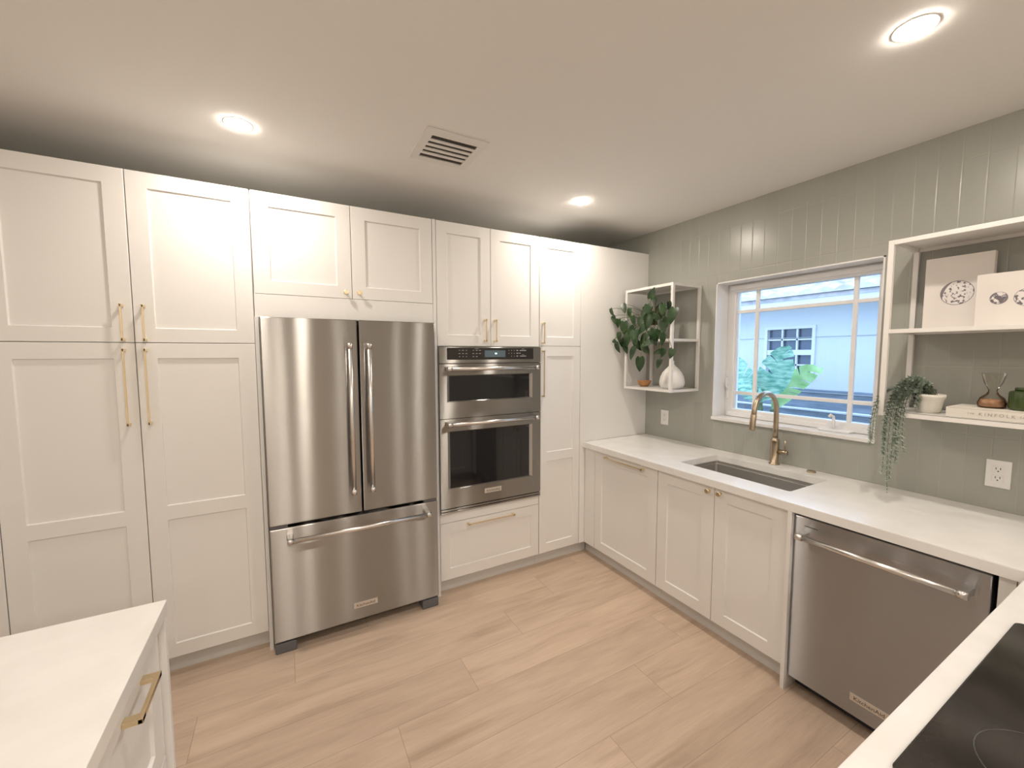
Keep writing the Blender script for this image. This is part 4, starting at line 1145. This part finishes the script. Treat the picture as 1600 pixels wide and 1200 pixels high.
# hourglass-shaped glass with amber base
gx, gy = 3.225, -1.992
t = thing('glass_decanter', 'hourglass shaped clear glass with amber filling standing on the cream book', 'glass', (gx, gy, ZBK))
bm = BM()
lathe(bm, [(0.030, ZBK), (0.040, ZBK + 0.004), (0.041, ZBK + 0.020), (0.034, ZBK + 0.040), (0.018, ZBK + 0.056), (0.012, ZBK + 0.068), (0.016, ZBK + 0.080), (0.026, ZBK + 0.102), (0.032, ZBK + 0.128), (0.034, ZBK + 0.142)], gx, gy, 36, cap1=False)
obj('vessel', bm, m_hourglass, t)
bm = BM(); lathe(bm, [(0.027, ZBK + 0.002), (0.0375, ZBK + 0.006), (0.0385, ZBK + 0.020), (0.033, ZBK + 0.034), (0.001, ZBK + 0.036)], gx, gy, 36); obj('filling', bm, m_copper, t, label='amber brown filling')
# green lidded jar
jx, jy = 3.215, -2.088
t = thing('green_jar', 'dark green lidded jar on the cream book, cut by the right frame edge', 'jar', (jx, jy, ZBK))
bm = BM(); lathe(bm, [(0.046, ZBK), (0.051, ZBK + 0.003), (0.052, ZBK + 0.012), (0.052, ZBK + 0.066), (0.049, ZBK + 0.073), (0.040, ZBK + 0.075)], jx, jy, 40); obj('jar_body', bm, m_green, t)
bm = BM(); lathe(bm, [(0.037, ZBK + 0.0752), (0.037, ZBK + 0.086), (0.034, ZBK + 0.088)], jx, jy, 40); obj('lid', bm, m_green, t)

# ------------------------------------------------------------------ outdoors
bm = BM(); box(bm, 3.63, 24, -12, 16, -0.5, -0.30); o = struct('ground', bm, m_ground)
HX = 8.5
t = thing('neighbor_house', 'pale house with tiled roof and a small paned window seen through the kitchen window', 'building', (HX + 2, 1, -0.3))
bm = BM()
# wall with window opening
wy0, wy1, wz0, wz1 = 1.10, 1.83, 1.215, 2.02
wya, wyb, wza, wzb = wy0 - 0.03, wy1 + 0.03, wz0 - 0.03, wz1 + 0.03
box(bm, HX, HX + 0.2, -7, wya, -0.3, 2.62); box(bm, HX, HX + 0.2, wyb, 9, -0.3, 2.62)
box(bm, HX, HX + 0.2, wya, wyb, -0.3, wza); box(bm, HX, HX + 0.2, wya, wyb, wzb, 2.62)
box(bm, HX + 0.2, HX + 4, -7, -6.8, -0.3, 2.62); box(bm, HX + 0.2, HX + 4, 8.8, 9, -0.3, 2.62); box(bm, HX + 3.8, HX + 4, -7, 9, -0.3, 2.62)
obj('wall', bm, m_stucco, t)
bm = BM(); box(bm, HX - 0.012, HX + 0.001, -7, 9, 1.862, 1.872); obj('wall_seam', bm, m_mark, t)
bm = BM()
box(bm, HX - 0.62, HX, -7.4, 9.4, 2.40, 2.43); box(bm, HX - 0.64, HX - 0.60, -7.4, 9.4, 2.36, 2.50)
obj('eave', bm, m_ntrim, t)
bm = BM()   # barrel tiles on a sloped roof
x_a, z_a, slope = HX - 0.70, 2.50, 0.36
ycur = -7.4; pitch_t = 0.24
for row in range(14):
    xa = x_a + row * 0.36; za = z_a + row * 0.36 * slope
    for k in range(int(16.8 / pitch_t)):
        yc = ycur + k * pitch_t
        arc = [(yc + pitch_t * (j / 6), 0.055 * math.sin(math.pi * j / 6)) for j in range(7)]
        A = [bm.verts.new((xa - 0.03, y_, za + h_ + 0.03)) for y_, h_ in arc]; B = [bm.verts.new((xa + 0.37, y_, za + 0.36 * slope + h_)) for y_, h_ in arc]
        C_ = [bm.verts.new((xa - 0.03, y_, za - 0.0)) for y_, h_ in (arc[0], arc[-1])]
        for j in range(6): bm.faces.new((A[j], A[j + 1], B[j + 1], B[j]))
        bm.faces.new([C_[0]] + A + [C_[1]])
box(bm, HX - 0.66, HX + 0.1, -7.4, 9.4, 2.44, 2.50)
rf = obj('roof', bm, m_roof, t)
bm = BM()
box(bm, HX - 0.03, HX + 0.06, wy0 - 0.05, wy0, wz0, wz1); box(bm, HX - 0.03, HX + 0.06, wy1, wy1 + 0.05, wz0, wz1)
box(bm, HX - 0.03, HX + 0.06, wy0 - 0.05, wy1 + 0.05, wz1, wz1 + 0.05); box(bm, HX - 0.05, HX + 0.06, wy0 - 0.05, wy1 + 0.05, wz0 - 0.06, wz0)
zm = 1.61
box(bm, HX - 0.01, HX + 0.05, wy0, wy1, zm - 0.045, zm + 0.045)
for k in (1, 2): box(bm, HX + 0.0, HX + 0.04, wy0 + (wy1 - wy0) * k / 3 - 0.013, wy0 + (wy1 - wy0) * k / 3 + 0.013, wz0, wz1)
for z in ((wz0 + zm) / 2 - .02, (wz1 + zm) / 2 + .02): box(bm, HX + 0.0, HX + 0.04, wy0, wy1, z - 0.013, z + 0.013)
wf = obj('window', bm, m_ntrim, t)
bm = BM(); box(bm, HX + 0.06, HX + 0.07, wy0, wy1, wz0, wz1); obj('pane', bm, m_npane, wf)
# fence
t = thing('garden_fence', 'dark blue grey fence in front of the pale house outside the window', 'fence', (7.2, 1, -0.3))
bm = BM()
for k in range(5): box(bm, 7.2, 7.23, -5, 8, -0.28 + k * 0.268, -0.28 + k * 0.268 + 0.252)
obj('boards', bm, m_fence, t)
bm = BM(); box(bm, 7.17, 7.26, -5, 8, 1.055, 1.085); obj('cap_rail', bm, m_fence, t)
bm = BM(); box(bm, 7.15, 7.20, -5, 8, 0.80, 0.815); obj('light_rail', bm, m_ntrim, t, label='pale rail')
# banana plants
def banana_leaf(bm, P, width, tears=9, seed=0, droop=0.25):
    rn = random.Random(seed)
    N = 28
    P = [Vector(p) for p in P]
    pts_ = [bez(P, k / N) for k in range(N + 1)]
    mid = [bm.verts.new(p) for p in pts_]
    for sgn in (-1, 1):
        prev = None
        k = 0
        while k < N:
            seg = rn.choice((1, 2, 2, 3)); k2 = min(N, k + seg + 1)
            tw = rn.uniform(-0.025, 0.025)
            row = []
            for j in range(k, k2 + 1):
                s_ = j / N
                w_ = width * (math.sin(math.pi * min(1, s_ * 0.93 + 0.07)) ** 0.55)
                tng = (pts_[min(j + 1, N)] - pts_[max(j - 1, 0)]).normalized()
                side = tng.cross(Vector((-0.85, -0.5, 0.15))).normalized()
                nrm = side.cross(tng)
                row.append((mid[j], bm.verts.new(pts_[j] + side * sgn * w_ * .5 + tng * (0.05 + tw) - Vector((0, 0, droop * w_ * .15)) ), bm.verts.new(pts_[j] + side * sgn * w_ + tng * (0.10 + tw * 1.6) - Vector((0, 0, droop * w_ * .6)) + nrm * tw)))
            for a_, b_ in zip(row[:-1], row[1:]):
                for q_ in range(2):
                    f = bm.faces.new((a_[q_], b_[q_], b_[q_ + 1], a_[q_ + 1])); f.smooth = True
            k = k2
t = thing('banana_plant', 'banana plant with torn blue green leaves in front of the neighbour window', 'plant', (6.3, 1.0, -0.3))
bs = Vector((6.300, 0.693, 0.966))
bm = BM(); tube(bm, [(6.34, bs.y, -0.3), (6.32, bs.y, 0.3), (6.3, bs.y, bs.z)], [0.09, 0.08, 0.04], 14); obj('stem', bm, m_stem, t)
for P_, w_, sd in (([(6.200, 0.598, 0.853), (6.200, 0.528, 1.147), (6.200, 0.444, 1.408), (6.200, 0.360, 1.587)], 0.19, 1),
    ([(6.300, 0.688, 0.835), (6.300, 0.793, 1.071), (6.300, 0.909, 1.276), (6.300, 1.056, 1.470)], 0.15, 2),
    ([(6.100, 0.574, 0.863), (6.100, 0.581, 1.013), (6.100, 0.720, 1.137), (6.100, 0.899, 1.177)], 0.12, 5)):
    P_[0] = tuple(bs.lerp(Vector(P_[0]), 0.3))
    bm = BM(); banana_leaf(bm, P_, w_, seed=sd)
    obj('leaf', bm, m_banana, t)
t = thing('banana_plant', 'young banana plant with one lime green leaf, right of the torn leaves', 'plant', (6.6, 0.55, -0.3))
bs = Vector((6.600, 0.684, 0.815))
bm = BM(); tube(bm, [(6.6, bs.y, -0.3), (6.6, bs.y, 0.2), (6.6, bs.y, bs.z)], [0.07, 0.05, 0.025], 12); obj('stem', bm, m_stem, t)
bm = BM(); banana_leaf(bm, [tuple(bs)] + [(6.500, 0.508, 1.050), (6.500, 0.376, 1.262), (6.500, 0.260, 1.366), (6.500, 0.174, 1.386)], 0.13, seed=3, droop=0.5)
obj('leaf', bm, m_banana_y, t)
